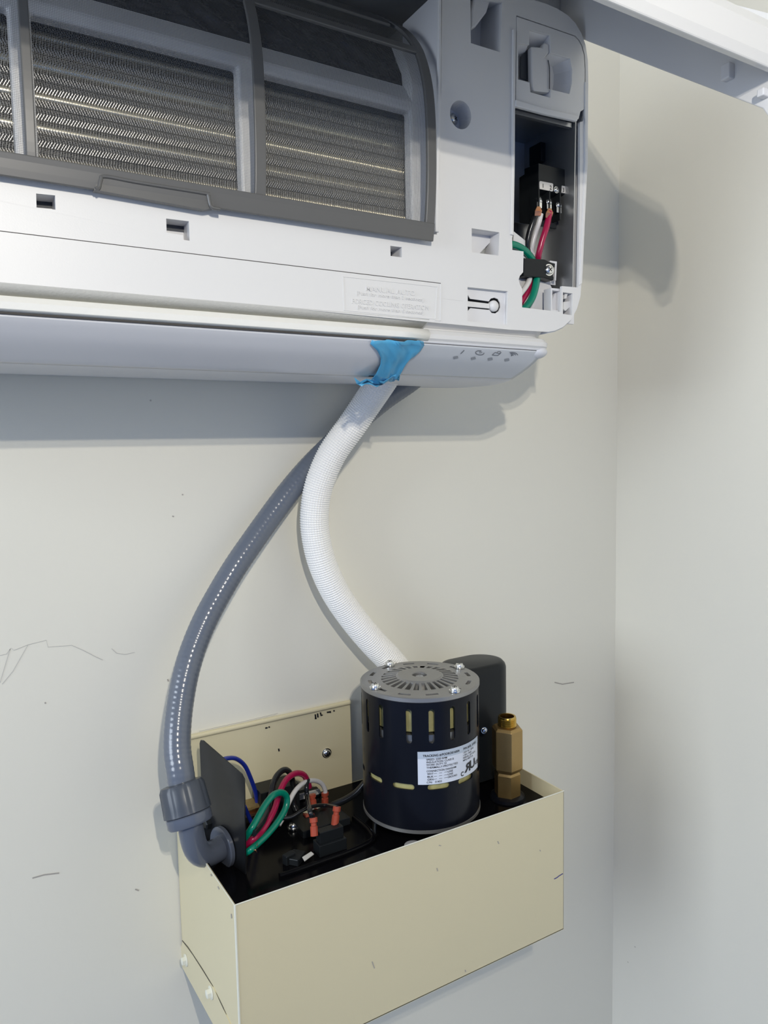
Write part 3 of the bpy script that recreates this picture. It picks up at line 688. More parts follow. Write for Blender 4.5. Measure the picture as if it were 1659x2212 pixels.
strip(bm, XL+.035, xr_, [Vector((0, -.2425, fb.z)), Vector((0, -.2435, fb.z+.005)), Vector((0, -.2445, fb.z+.0105)), Vector((0, -.2455, fb.z+.0145))], .0012, .004)   # bottom bar
af = label(obj('air_filter', bm, DGREY, AC, bevel=.0008), 'dark grey bowed filter frame with vertical bars')
# rounded top corner of frame
ht = [at(*p, -.2465) for p in ((213, 411), (221, 403), (224, 388), (232, 381), (446, 418), (457, 424), (459, 436), (460, 449), (452, 451), (440, 451), (218, 414))]
bm = BM(); prism(bm, [at(*p, -.2445) for p in ((203, 410), (218, 412), (440, 452), (462, 449), (461, 431), (452, 420), (232, 383), (214, 380), (208, 396))], [], (0, .006, 0)); obj('pull_tab', bm, DGREY, af, bevel=.001)
tube('tab_ridge', [at(*p, -.2455) for p in ((207, 408), (214, 404), (218, 388), (228, 381), (300, 394), (440, 417), (449, 421), (453, 438), (458, 448), (475, 452))], .0013, DGREY, af, 8)
bm = BM(); strip(bm, XL+.04, xr_-.003, FS[:-2], -.0016, .00015, lambda t, a, b: (a, tp_(t, a, b)[1])); nt_ = label(obj('filter_netting', bm, MESHM, af), 'fine grey see-through netting')

# --- lifted front cover (hinged above the unit)
cx0, cx1 = XL, 0.5625
bm = BM()
prism(bm, [Vector((cx1, a, b)) for a, b in ((-.205, 2.017), (-.2376, 1.993), (-.3367, 1.920), (-.424, 1.856), (-.430, 1.846), (-.436, 1.841), (-.443, 1.843), (-.449, 1.862), (-.450, 1.880), (-.445, 1.903), (-.436, 1.918), (-.332, 1.993), (-.205, 2.085))], [], (-.004, 0, 0))
prism(bm, [Vector((cx0, a, b)) for a, b in ((-.205, 2.062), (-.43, 1.900), (-.443, 1.895), (-.436, 1.918), (-.205, 2.085))], [], (.004, 0, 0))  # unseen left end, cut shallow so daylight reaches the right end inside
shp = [(-.434, 1.8755), (-.440, 1.875), (-.4425, 1.882), (-.4425, 1.900), (-.438, 1.9095), (-.430, 1.916), (-.332, 1.988), (-.205, 2.081), (-.205, 2.077), (-.332, 1.984), (-.428, 1.912), (-.4385, 1.902), (-.4385, 1.8805)]
prism(bm, [Vector((cx0+.003, a, b)) for a, b in shp], [], (cx1-cx0-.006, 0, 0))
prism(bm, [Vector((cx0+.003, a, b)) for a, b in ((-.205, 2.019), (-.203, 2.019), (-.203, 2.081), (-.205, 2.081))], [], (cx1-cx0-.0035, 0, 0))
fc = label(obj('front_cover', bm, GLOSSW, AC, bevel=.0012), 'glossy white hinged cover of the unit, lifted open')
bm = BM(); add_box(bm, (cx1-.012, -.43, 1.862), (cx1-.0035, -.424, 1.868)); obj('cover_catch', bm, WHITE2, fc, bevel=.001); bm = BM(); add_box(bm, (cx1-.011, -.40, 1.888), (cx1-.0035, -.392, 1.900)); obj('cover_catch', bm, WHITE2, fc, bevel=.001)

# --- torn blue film
BF = [[(800, 730), (835, 731), (870, 731), (912, 731)], [(797, 738), (838, 740), (872, 742), (913, 741)], [(811, 750), (845, 752), (878, 754), (905, 752)], [(820, 765), (848, 768), (872, 770), (893, 764)], [(820, 782), (843, 786), (862, 787), (880, 776)], [(810, 797), (835, 802), (852, 803), (864, 795)], [(800, 808), (828, 812), (846, 810), (858, 803)]]
grid = []
for i, row in enumerate(BF):
    rr = []
    for k in range(16):
        t = k/15*3; j = min(2, int(t)); f = t-j
        x = row[j][0]*(1-f)+row[j+1][0]*f; y = row[j][1]*(1-f)+row[j+1][1]*f
        rr.append(on_under(x, y, .0030+.0009*math.sin(k*.9+i*.8)+.0006*math.sin(k*2.1-i*1.7)+(.003 if i > 4 else 0)))
    grid.append(rr)
bf = patch('protective_film', grid, BLUE, .0003, None)
bf['label'] = 'torn scrap of translucent blue protective film stuck under the air conditioner lip'; bf['category'] = 'film'
g2 = []
for i, row in enumerate([[(762, 802), (775, 806), (790, 808), (806, 811), (825, 806), (845, 800), (860, 797)], [(768, 810), (778, 815), (792, 815), (808, 816), (826, 812), (846, 806), (861, 802)], [(776, 819), (786, 821), (797, 821), (808, 820), (828, 816), (846, 810), (858, 806)]]):
    g2.append([on_under(x, y, .006+.0025*math.sin(k*1.9+i)) for k, (x, y) in enumerate(row)])
patch('curled_end', g2, BLUE, .0003, bf)

# ------------------------------------------------------------------ white foam-sleeved hose
ys = -.045
hp = [at(846, 790, -.115), at(826, 822, -.105), at(795, 868, -.085), at(757, 925, -.07), at(716, 985, -.055), at(690, 1045, -.045), at(680, 1100, -.040), at(681, 1150, -.038), at(694, 1210, -.038), at(722, 1275, -.038), at(762, 1335, -.038), at(806, 1388, -.040), at(846, 1430, -.042), at(880, 1478, -.044), at(905, 1540, -.044)]
path, LL = resample(spline(hp, 10), .0006)
RH = .0152
def rh(i, s, k):
    a = .00055*math.sin(2*math.pi*s/.0026)+.00045*math.cos(2*math.pi*k/3.5)
    t = s/LL
    wob = .0011*math.sin(k/130*2*math.pi*1+s*9)*math.exp(-((s-.11)/.03)**2)
    return RH*(1+.05*t)+a+wob
bm = BM(); sweep(bm, path, rh, 126)
hs = obj('drain_hose', bm, FOAM, None, smooth='all'); label(hs, 'white embossed foam-sleeved hose running from the air conditioner down behind the motor', category='hose')

# ------------------------------------------------------------------ grey conduit with elbow fitting
CT = thing('flexible_conduit', 'grey liquid-tight conduit curving down the wall to an elbow fitting on the pump', 'conduit')
cpth = [at(930, 790, -.03), at(880, 828, -.024), at(830, 862, -.022), at(775, 907, -.020), at(715, 963, -.0195), at(668, 1010, -.020), at(624, 1062, -.022), at(583, 1117, -.024), at(544, 1172, -.028), at(508, 1225, -.032), at(474, 1282, -.036), at(444, 1338, -.042), at(420, 1395, -.048), at(403, 1450, -.056), at(391, 1510, -.064), at(384, 1570, -.074), at(383, 1620, -.082), at(389, 1665, -.090), at(394, 1700, -.094)]
path, LC = resample(spline(cpth, 10), .0011)
def rcn(i, s, k): return   .0131+.00010*math.sin(2*math.pi*(s/.0052+k/40))
bm = BM(); sweep(bm, path, rcn, 40); obj('conduit_tube', bm, PVC, CT, smooth='all')
c1 = at(397, 1717, -.097); c0 = at(389, 1668, -.091); axn = (c1-c0).normalized(); axn = (axn+Vector((.05, -.10, 0))).normalized()
bm = BM(); nb = 10
prof_n = [(.0135, -.012), (.0195, -.011), (.0215, -.007), (.0222, .010), (.0226, .0165), (.020, .0175)]
# scalloped nut
u = axn.orthogonal().normalized(); v = axn.cross(u); rings = []
for r, h in prof_n:
    rings.append([bm.verts.new(c1+axn*h+(u*math.cos(2*math.pi*k/80)+v*math.sin(2*math.pi*k/80))*(r-(.0008 if (k % 10) in (0, 1) and r > .02 and h < .012 else 0))) for k in range(80)])
for i in range(len(rings)-1):
    for k in range(80): bm.faces.new((rings[i][k], rings[i][(k+1) % 80], rings[i+1][(k+1) % 80], rings[i+1][k]))
bm.faces.new(rings[0][::-1]); bm.faces.new(rings[-1])
label(obj('compression_nut', bm, PVCD, CT, smooth=True), 'dark grey grooved nut')
c2 = c1+axn*.0175
bm = BM(); lathe(bm, [(0, 0), (.0205, 0), (.0214, .001), (.0214, .0085), (.020, .0105), (.0155, .011), (0, .011)], c2, axn, 48); obj('fitting_collar', bm, PVCE, CT, smooth=True)
PA = Vector((.2075, -.045, 0)); PN = Vector((.0730, .0170, 0)).normalized()      # the end plate stands slightly askew
def atp(px, py, off=0.0): return pl(px, py, PA+PN*off, PN)
fl = atp(480, 1830, -.003)
c3 = c2+axn*.009
e_z = fl.z+.0005
kn = c3+axn*((e_z-c3.z)/axn.z)            # corner of the elbow: straight down from the collar, level with the flange
kn = Vector((kn.x-.002, (kn.y*.5+fl.y*.5), e_z)); fl2 = Vector((fl.x, fl.y, e_z))
def bez(a, b, c, d, t): return a*(1-t)**3+b*3*t*(1-t)**2+c*3*t*t*(1-t)+d*t**3
ka, kb = c3.lerp(kn, .80), fl2.lerp(kn, .72)
ep = [c3-axn*.002]+[bez(c3, ka, kb, fl2-PN*.001, t/12) for t in range(0, 13)]
print('ELBOW', c3, kn, fl)
tube('elbow', ep, lambda i, s, k: .0118, PVCE, CT, 32, raw=True)
bm = BM(); lathe(bm, [(0, -.0045), (.0195, -.0045), (.0205, -.0035), (.0205, 0), (0, 0)], fl+PN*.0022, PN, 48); obj('elbow_flange', bm, PVCE, CT, smooth=True)

# ------------------------------------------------------------------ the pump
PU = thing('transfer_pump', 'wall-hung pump in an open beige metal box with a black motor on top', 'pump', )
bl, br, yf, zt, zbt = .1899, .5793, -.1917, 1.2070, 1.0405
ZD = 1.1870
th = .0012
bm = BM()
add_box(bm, (bl, yf, zbt), (br, yf+th, zt)); h = label(obj('front_panel', bm, BEIGE, PU, bevel=.0004), 'large plain beige front of the pump box')
bm = BM(); prism(bm, [Vector((bl, yf, zt)), Vector((bl, -.004, zt-.006)), Vector((bl, -.004, 1.0375)), Vector((bl, yf, zbt))], [], (th, 0, 0)); lf = obj('side_panel', bm, BEIGE, PU, bevel=.0004)
bm = BM(); prism(bm, [Vector((br, yf, zt)), Vector((br, -.004, zt)), Vector((br, -.004, zbt)), Vector((br, yf, zbt))], [], (-th, 0, 0)); obj('side_panel', bm, BEIGE, PU, bevel=.0004)
bm = BM(); add_box(bm, (bl, -.004, zbt), (br, -.002, ZD)); add_box(bm, (bl, yf, zbt), (br, -.002, zbt+.0012)); obj('back_panel', bm, BEIGE, PU)
bm = BM(); sweep(bm, [Vector((bl+.0004, yf+.0004, zt)), Vector((bl+.0004, yf+.0004, zbt))], lambda i, s, k: .0011, 8); label(obj('corner_seam', bm, BEIGEW, PU, smooth=True), 'pale worn seam at the front left corner')
bm = BM(); sweep(bm, [Vector((bl, yf, zt)), Vector((br, yf, zt))], lambda i, s, k: .0006, 6); sweep(bm, [Vector((bl, yf, zt)), Vector((bl, -.02, zt-.006))], lambda i, s, k: .0005, 6); obj('rim_edge', bm, BEIGEW, PU)
gap_line('panel_seam', [atx(x, y, bl-.0002) for x, y in ((394, 2032), (406, 2046), (416, 2061), (437, 2093), (460, 2131), (480, 2172), (498, 2212))], .0005, lf)
bm = BM(); prism(bm, [atx(x, y, bl-.0008) for x, y in ((389, 2052), (394, 2034), (416, 2063), (460, 2133), (500, 2218), (462, 2216), (388, 2079))], [], (.0008, 0, 0)); obj('lower_flange', bm, BEIGE, lf)
for px, py in ((402, 2074), (456, 2144)):
    bm = BM(); c = atx(px, py, bl-.001); lathe(bm, [(0, 0), (.0062, 0), (.0062, .0008), (.0046, .0009), (.0044, .0045), (.003, .0052), (0, .0052)], c, (-1, 0, 0), 6, .3); lathe(bm, [(0, 0), (.0066, 0), (.0062, .001), (0, .001)], c, (-1, 0, 0), 20); obj('hex_bolt', bm, BEIGEW, lf, smooth=True)
for p in (((424, 1838), (428, 1850), (432, 1862)), ((434, 1866), (437, 1871)), ((455, 1888), (457, 1893)), ((499, 1974), (500, 1984)), ((470, 1915), (473, 1921))):
    a2 = ([], []); ribbon(a2, p, 2.2, lambda a, b: atx(a, b, bl-.0003)); obj('paint_chip', a2, SCR, lf)
# scratches and pen stroke on the front panel
acc = ([], [])
def fpn(px, py): q = at(px, py, yf-.0003); return (q.x, q.y, q.z)
def dots(lst, m, wpx, name):
    for p in lst:
        acc = ([], []); ribbon(acc, p, wpx, lambda a, b: fpn(a, b)); obj(name, acc, m, h)
dots([[(1197, 1899), (1203, 1896), (1208, 1892), (1216, 1887)]], INKB, 1.8, 'pen_stroke')
dots([[(944, 1875), (945.5, 1882)], [(1075, 1817), (1078, 1823)], [(1166, 1836), (1168, 1839)], [(948, 1826), (953, 1827)], [(804, 2077), (809, 2092)], [(1005, 2095), (1006, 2100)]], SCR, 2.0, 'paint_chip')
# black chipped edge inside rim
# mounting bracket on the wall
bzt = at(756, 1511, -.003).z; bxr = at(757, 1600, -.003).x
bm = BM()
add_box(bm, (bl+.004, -.0045, 1.10), (bxr, -.003, bzt-.003)); add_box(bm, (bl+.004, -.012, 1.10), (bl+.0055, -.003, 1.20))
bracket = label(obj('mounting_bracket', bm, BEIGE, PU), 'beige back plate screwed to the wall')
bm = BM(); sweep(bm, [Vector((bl+.004, -.004, bzt-.003)), Vector((bxr, -.004, bzt-.003))], lambda i, s, k: .003, 10); obj('rolled_edge', bm, BEIGE, bracket, smooth=True)
screw('bracket_screw', at(706, 1627, -.0055), (-.1, -1, 0), .0048, .003, bracket)
acc = ([], [])
for p in (((681, 1543), (682, 1552)), ((684, 1552), (680, 1552)), ((686, 1541), (687, 1550)), ((692, 1539), (694, 1546), (697, 1544)), ((706, 1539), (712, 1538)), ((713, 1536), (714, 1540)), ((721, 1534), (722, 1537)), ((573, 1573), (578, 1572)), ((602, 1617), (603, 1623)), ((580, 1571), (583, 1570))):
    acc = ([], []); ribbon(acc, p, 3.2, lambda a, b: at(a, b, -.0052)); obj('chipped_mark', acc, INK, bracket)
acc = ([], []); ribbon(acc, [(430, 1580), (470, 1571), (530, 1558), (600, 1541)], .8, lambda a, b: at(a, b, -.0072)); obj('scratch_line', acc, SCR, bracket)
# deck
bm = BM(); add_box(bm, (bl+th, yf+th, ZD-.003), (br-th, -.004, ZD))
dk = label(obj('deck_plate', bm, DECKM, PU), 'glossy black deck plate inside the box')
bm = BM(); prism(bm, [Vector((bl+th+.0003, yf+.002, zt-.0006)), Vector((bl+th+.0003, -.01, zt-.0066)), Vector((bl+th+.0003, -.01, ZD)), Vector((bl+th+.0003, yf+.002, ZD))], [], (.0012, 0, 0)); add_box(bm, (bl+.004, yf+th, ZD), (br-.14, yf+th+.001, zt-.0008)); obj('deck_flange', bm, DECKM, dk)
bm = BM(); q = [(.345, -.168), (.345, -.05), (.352, -.044)]; 
rr = [atz(x, y, ZD+.0012) for x, y in ((604, 1893), (650, 1878), (700, 1860), (750, 1842), (790, 1824), (806, 1812), (800, 1798), (784, 1782), (765, 1766))]
sweep(bm, spline(rr, 5), lambda i, s, k: .0032, 10); obj('deck_ridge', bm, DECKM, dk, smooth=True)
# black end plate carrying the elbow
pt = [atp(*p) for p in ((431, 1606), (433, 1599), (438, 1600), (521, 1672), (527, 1684), (529, 1800), (530, 1890))]
pt += [Vector((pt[-1].x, pt[-1].y, ZD)), Vector((pt[0].x, pt[0].y, ZD))]
bm = BM(); prism(bm, pt, [], PN*.0014); label(obj('conduit_plate', bm, BLACKS, PU, bevel=.0004), 'upright black plate with a slanted top')
bm = BM(); lathe(bm, [(0, 0), (.0065, 0), (.006, .005), (.004, .006), (0, .006)], atp(452, 1777), -PN, 6); obj('plate_nut', bm, BLACKP, PU)

# --- motor
MX, MY, RM = .4325, -.1200, .0648
zm0, zm1 = 1.2005, 1.3460
MO = bpy.data.objects.new('motor', None); link(MO, PU)
MO['label'] = 'black electric motor with a ribbed aluminium end cap'
bm = BM(); lathe(bm, [(RM, zm0+.004), (RM, zm1-.004), (RM-.0016, zm1-.004), (RM-.0016, zm0+.004), (RM, zm0+.004)], (MX, MY, 0), seg=96)
shell = obj('motor_shell', bm, BLACKM, MO, smooth=True)
FA = math.radians(-123.0)
def mdir(phi, r=RM): a = FA+math.radians(phi); return Vector((MX+r*math.cos(a), MY+r*math.sin(a), 0))
cut = BM()
def capsule_cut(bm, phi, zc, hw, hh):
    # rounded slot; box with rounded ends in the tangent plane, extruded radially
    d = mdir(phi, 1.0)-Vector((MX, MY, 0)); tn = Vector((-d.y, d.x, 0)); c = Vector((MX, MY, zc))+d*(RM-.006)
    pts = []
    if hh >= hw:
        for k in range(9): a = math.pi*k/8; pts.append(c+tn*hw*math.cos(a)+Vector((0, 0, hh-hw+hw*math.sin(a))))
        for k in range(9): a = math.pi+math.pi*k/8; pts.append(c+tn*hw*math.cos(a)+Vector((0, 0, -(hh-hw)+hw*math.sin(a))))
    else:
        for k in range(9): a = -math.pi/2+math.pi*k/8; pts.append(c+tn*((hw-hh)+hh*math.cos(a))+Vector((0, 0, hh*math.sin(a))))
        for k in range(9): a = math.pi/2+math.pi*k/8; pts.append(c+tn*(-(hw-hh)+hh*math.cos(a))+Vector((0, 0, hh*math.sin(a))))
    prism(bm, pts, [], d*.012)
zlow = at(867, 1700, mdir(-17).y).z
fs = mdir(0); zsl = at(881, 1577, fs.y).z; zls = at(867, 1700, mdir(-17).y).z
for k in range(17): capsule_cut(cut, -10.7+20.7*k, zsl, .0030, .0180)
for ph in (-82, -50, -17, 16, 47, 80, 113): capsule_cut(cut, ph, zls, .0118, .0030)
boolean_cut(shell, cut)
for p in shell.data.polygons: p.use_smooth = True
try: shell.data.set_sharp_from_angle(angle=math.radians(30))
except Exception: pass
bm = BM(); lathe(bm, [(0, zm0+.0055), (RM-.006, zm0+.0055), (RM-.0030, zm0+.0065), (RM-.0030, zm0+.056), (RM-.008, zm0+.059), (RM-.012, zm0+.0605), (RM-.012, zsl-.010), (RM-.0062, zsl-.008), (RM-.0058, zsl+.010), (RM-.0085, zsl+.018), (0, zsl+.018)], (MX, MY, 0), seg=64); label(obj('winding', bm, WIND, MO, smooth=True), 'yellow varnished winding seen through the slots')
bm = BM(); lathe(bm, [(RM-.0105, zm0+.062), (RM-.0035, zm0+.062), (RM-.0035, zsl-.0105), (RM-.0105, zsl-.0105)], (MX, MY, 0), seg=64); obj('stator_core', bm, LAMI, MO, smooth=True)
# end cap
bm = BM()
hubz = zm1+.0045
lathe(bm, [(RM+.0002, zm1-.0052), (RM+.0008, zm1-.0045), (RM+.0008, zm1-.0008), (RM-.0004, zm1), (.0455, zm1), (.0430, zm1+.0006), (.0255, hubz-.0012), (.0240, hubz), (.0093, hubz), (.0080, hubz-.0008), (.0080, hubz-.006), (0, hubz-.006)], (MX, MY, 0), seg=96)
lathe(bm, [(RM+.0002, zm1-.0052), (.0405, zm1-.0052), (0, zm1-.0052)], (MX, MY, 0), seg=96)
cap = obj('end_cap', bm, CASTAL, MO, smooth=True)
cut = BM()
def wedge(bm, a0, a1, r0, r1, z0, z1):
    P_ = []
    n = 5
    for i in range(n+1): a = math.radians(a0+(a1-a0)*i/n); P_.append(Vector((MX+r0*math.cos(a), MY+r0*math.sin(a), z0)))
    for i in range(n+1): a = math.radians(a1+(a0-a1)*i/n); P_.append(Vector((MX+r1*math.cos(a), MY+r1*math.sin(a), z0)))
    prism(bm, P_, [], (0, 0, z1-z0))
for k in range(28):
    a = 360/28*k; wedge(cut, a-4.0, a+4.0, .0262, .0425, zm1-.0035, zm1+.02)
for k in range(12):
    a = 30*k+12; wedge(cut, a-9, a+5, .0530, .0572, zm1-.004, zm1+.02)
boolean_cut(cap, cut)
cap.data.materials.clear(); cap.data.materials.append(CASTAL)
for p in cap.data.polygons: p.use_smooth = True
try: cap.data.set_sharp_from_angle(angle=math.radians(30))
except Exception: pass
bm = BM(); lathe(bm, [(.0042, hubz-.006), (.0042, hubz-.0022), (.001, hubz-.0020), (0, hubz-.003)], (MX, MY, 0), seg=24); obj('shaft_end', bm, METAL, MO, smooth=True)
for a in (5, 93, 183, 275):
    r = .0585; screw('cap_screw', (MX+r*math.cos(math.radians(a)), MY+r*math.sin(math.radians(a)), zm1+.0022), (0, 0, 1), .0048, .0036, MO)
bm = BM(); lathe(bm, [(0, zm0-.0005), (RM-.004, zm0-.0005), (RM+.0006, zm0+.0015), (RM+.0006, zm0+.0050), (RM-.001, zm0+.0052), (0, zm0+.0052)], (MX, MY, 0), seg=96); obj('base_ring', bm, CASTAL, MO, smooth=True)
for px, py in ((812, 1778), (977, 1784)):
    c = atz(px, py, ZD); bm = BM(); lathe(bm, [(0, ZD), (.0038, ZD), (.0038, zm0), (0, zm0)], (c.x, c.y, 0), seg=20); obj('standoff', bm, ZINC, MO, smooth=True)
for a in (95, 185): 
    bm = BM(); lathe(bm, [(0, ZD), (.0038, ZD), (.0038, zm0), (0, zm0)], (MX+.047*math.cos(math.radians(a-140)), MY+.047*math.sin(math.radians(a-80)), 0), seg=20); obj('standoff', bm, ZINC, MO, smooth=True)
# rating label wrapped round the shell
lz1 = at(898, 1625, mdir(-3).y).z; lz0 = at(900, 1696, mdir(-3).y).z
PH0, PH1 = -3.2, 69.0
def cyl(u, v, off=.0003):      # u degrees, v height
    q = mdir(u, RM+off); return Vector((q.x, q.y, v))
def label_patch(v0, v1, m, off, name, par, th=.0002):
    bm = BM(); A = []
    for k in range(41):
        uu = PH0+(PH1-PH0)*k/40; A.append([bm.verts.new(cyl(uu, v0, off)), bm.verts.new(cyl(uu, v1, off))])
    for k in range(40): bm.faces.new((A[k][0], A[k+1][0], A[k+1][1], A[k][1]))
    return obj(name, bm, m, par, smooth='all')
lab = label(label_patch(lz0, lz1, LABEL, .0004, 'rating_label', MO), 'white printed rating label')
label_patch(lz1-.0075, lz1, LABELH, .0006, 'header_band', lab)
acc = ([], []); KD = 1/(RM*math.pi/180)   # metres -> degrees
def lt(s, u0, u1, v, size, bold=.004):
    put_text(acc, s, size, lambda x, y: cyl(u0+x*KD, v+y, .0008), width=(u1-u0)/KD, bold=bold)
HL = lz1-lz0
def vz(t): return lz0+HL*t
lt('TRACKING #:PODRO016004', 1.5, 37.5, vz(.845), .0034, .02); lt('P/N #:EL 51032', 42.5, 63.5, vz(.845), .0034, .02)
for s, u1, t in (('SPEED: 3350 RPM', 24, .735), ('INSULATION: CLASS B', 31, .655), ('WORK DUTY: S2', 23.5, .575), ('THERMALLY-PROTECTED', 35.5, .49), ('CONNECTION DIAGRAM', 33.5, .385), ('C/N:   31433', 18.5, .045)):
    lt(s, 4.6, u1, vz(t), .0029, .008)
for s, t in (('WHT', .30), ('BLK', .215), ('GRN', .13)):
    lt(s, 5.2, 10.8, vz(t), .0029, .008)
    for a, b in ((11.2, 14), (16, 19), (21, 24.5)):
        ribbon(acc, [(a, vz(t)+.001), (b, vz(t)+.001)], .0003, lambda x, y: cyl(x, y, .0008))
for s, u1, t in (('LINE', 30, .30), ('LINE', 30, .215), ('GROUND', 34.5, .13)): lt(s, 24.5, u1, vz(t), .0029, .008)
for s, u1, t in (('120V AC  60Hz', 58.5, .735), ('1.45A 1/4HP', 54.5, .655), ('SERIAL: JET 0216', 62, .575), ('MFG.3407119', 57, .495)): lt(s, 42, u1, vz(t), .0027, .006)
# component mark: c, mirrored R joined to U, us
def cyl_text(s, u0, u1, v, size, bold, mirror=False):
    V, Fc = text2d(s, size, bold); mn = min(p[0] for p in V); mx = max(p[0] for p in V); b = len(acc[0])
    for x, y in V:
        t = (x-mn)/(mx-mn); t = 1-t if mirror else t
        acc[0].append(cyl(u0+(u1-u0)*t, v+y, .0008))
    acc[1].extend([tuple(b+i for i in f) for f in Fc])
cyl_text('R', 43.5, 52.5, vz(.13), .0130, .03, True); cyl_text('U', 51.5, 61, vz(.16), .0125, .03); cyl_text('C', 39, 42.5, vz(.06), .0066, .03); cyl_text('US', 62, 69, vz(.17), .0056, .03)
obj('label_print', acc, INK, lab)
# oval capacitor housing behind the motor
ccx, ccy, ax_, ay_ = .5345, -.082, .0440, .030
zc1 = at(1040, 1426, ccy).z+.001
bm = BM(); P_ = []
for k in range(40):
    a = 2*math.pi*k/40; dx = math.cos(a); dy = math.sin(a); P_.append((ccx+(ax_-ay_)*(1 if dx > 0 else -1)+ay_*dx, ccy+ay_*dy))
rings = []
for s_, z in ((.0, 1.2), (0, zc1-.008), (.0012, zc1-.004), (.004, zc1-.001), (.008, zc1)):
    rings.append([Vector((ccx+(x-ccx)*(1-s_/ax_), ccy+(y-ccy)*(1-s_/ay_), z)) for x, y in P_])
bm = loft(rings, True); bm.verts.ensure_lookup_table(); bm.faces.new(bm.verts[-40:]); bm.faces.new(bm.verts[:40][::-1])
label(obj('capacitor_housing', bm, BLACKP, PU, smooth=True), 'black plastic capacitor cover behind the motor')
screw('housing_screw', at(1046, 1578, -.128), (-.3, -1, 0), .0030, .003, PU)
# --- brass check valve
BX, BY = .5425, -.137
def bz(py): return at(1094, py, BY).z
VL = bpy.data.objects.new('brass_valve', None); link(VL, PU); VL['label'] = 'brass hexagonal valve with a threaded top'
bm = BM(); lathe(bm, [(0, bz(1718)), (.0145, bz(1718)), (.0155, bz(1716)), (.0155, bz(1669)), (.0140, bz(1664)), (0, bz(1664))], (BX, BY, 0), seg=6, a0=.1); obj('lower_hex', bm, BRASS, VL)
bm = BM(); z1 = bz(1662); z2 = bz(1568); lathe(bm, [(0, z1-.001), (.0150, z1-.001), (.0183, z1+.004), (.0183, z2-.003), (.0155, z2), (0, z2)], (BX, BY, 0), seg=6, a0=.1); obj('hex_body', bm, BRASS, VL, bevel=.0005)
bm = BM(); z3 = bz(1547); pr = [(.0088, z2-.001)]
nth = 8
for k in range(nth): zz = z2+.001+(z3-.002-z2)*k/nth; pr += [(.0108, zz), (.0099, zz+(z3-z2)/nth*.5)]
pr += [(.0104, z3-.001), (.0100, z3), (.0082, z3), (.0080, z3-.002), (.0080, z2), (0, z2)]
lathe(bm, pr, (BX, BY, 0), seg=40); obj('threaded_neck', bm, BRASS2, VL, smooth=True)
bm = BM(); lathe(bm, [(0, ZD+.003), (.0150, ZD+.003), (.0155, bz(1717)), (0, bz(1717))], (BX, BY, 0), seg=28); obj('thread_tape', bm, TAGW, VL)
bm = BM(); lathe(bm, [(0, ZD), (.021, ZD), (.020, ZD+.003), (.016, ZD+.0045), (0, ZD+.0045)], (BX, BY, 0), seg=32); obj('valve_boss', bm, BLACKM, VL, smooth=True)

# --- switch gear on the deck
SW = bpy.data.objects.new('float_switch', None); link(SW, PU); SW['label'] = 'black switch block with red spade connectors'
def dz(px, py, z=ZD): return atz(px, py, z)
a = dz(683, 1850); b = dz(752, 1818)
bm = BM(); rot = Matrix.Rotation(math.radians(0), 3, 'Z')
tp = atz(690, 1795, ZD+.020)
bx_ = [tp.x-.004, tp.y-.004]
p0 = atz(688, 1800, ZD+.024); p1 = atz(740, 1780, ZD+.024)
add_box(bm, (p0.x-.001, p0.y-.004, ZD), (p1.x+.001, p0.y+.012, ZD+.012)); add_box(bm, (p0.x+.001, p0.y-.001, ZD+.012), (p1.x-.001, p0.y+.009, ZD+.024)); obj('switch_body', bm, BLACKP, SW, bevel=.0006)
zz = ZD+.020
q0 = atz(648, 1790, zz-.012); q1 = atz(745, 1755, zz-.012); 
bm = BM(); add_box(bm, (q0.x, q0.y-.008, ZD), (q1.x, q0.y+.030, zz-.012)); obj('switch_base', bm, BLACKP, SW, bevel=.0006)
bm = BM(); k0 = atz(565, 1745, ZD+.02); k1 = atz(636, 1710, ZD+.02); add_box(bm, (k0.x, -.04, ZD), (k1.x, -.012, k1.z+.016)); label(obj('relay_block', bm, BLACKP, SW, bevel=.0006), 'tall black block at the back')
k2 = at(637, 1740, -.016)
bm = BM(); prism(bm, [at(*p, -.012) for p in ((638, 1716), (688, 1703), (694, 1716), (694, 1740), (640, 1752))], [], (0, .006, 0)); obj('rear_block', bm, BLACKP, SW)
bm = BM(); prism(bm, [at(*p, -.0135) for p in ((637, 1718), (690, 1704), (693, 1714), (640, 1731))], [], (0, .001, 0)); ws = obj('spec_sticker', bm, TAGW, SW)
acc = ([], [])
for t in range(3): ribbon(acc, [(642, 1720.5+3*t), (686, 1709+3*t)], .8, lambda a_, b_: at(a_, b_, -.0139))
obj('tiny_print', acc, INKG, ws)
bm = BM(); c = atz(545, 1735, ZD+.02); add_box(bm, (c.x-.012, -.03, ZD+.008), (c.x+.016, -.012, ZD+.010)); add_box(bm, (c.x-.012, -.034, ZD+.018), (c.x+.014, -.014, ZD+.0205)); obj('circuit_board', bm, PCB, SW)
bm = BM()
add_box(bm, (c.x-.008, -.038, ZD+.012), (c.x+.006, -.030, ZD+.015)); obj('contact_strip', bm, COPPER, SW)
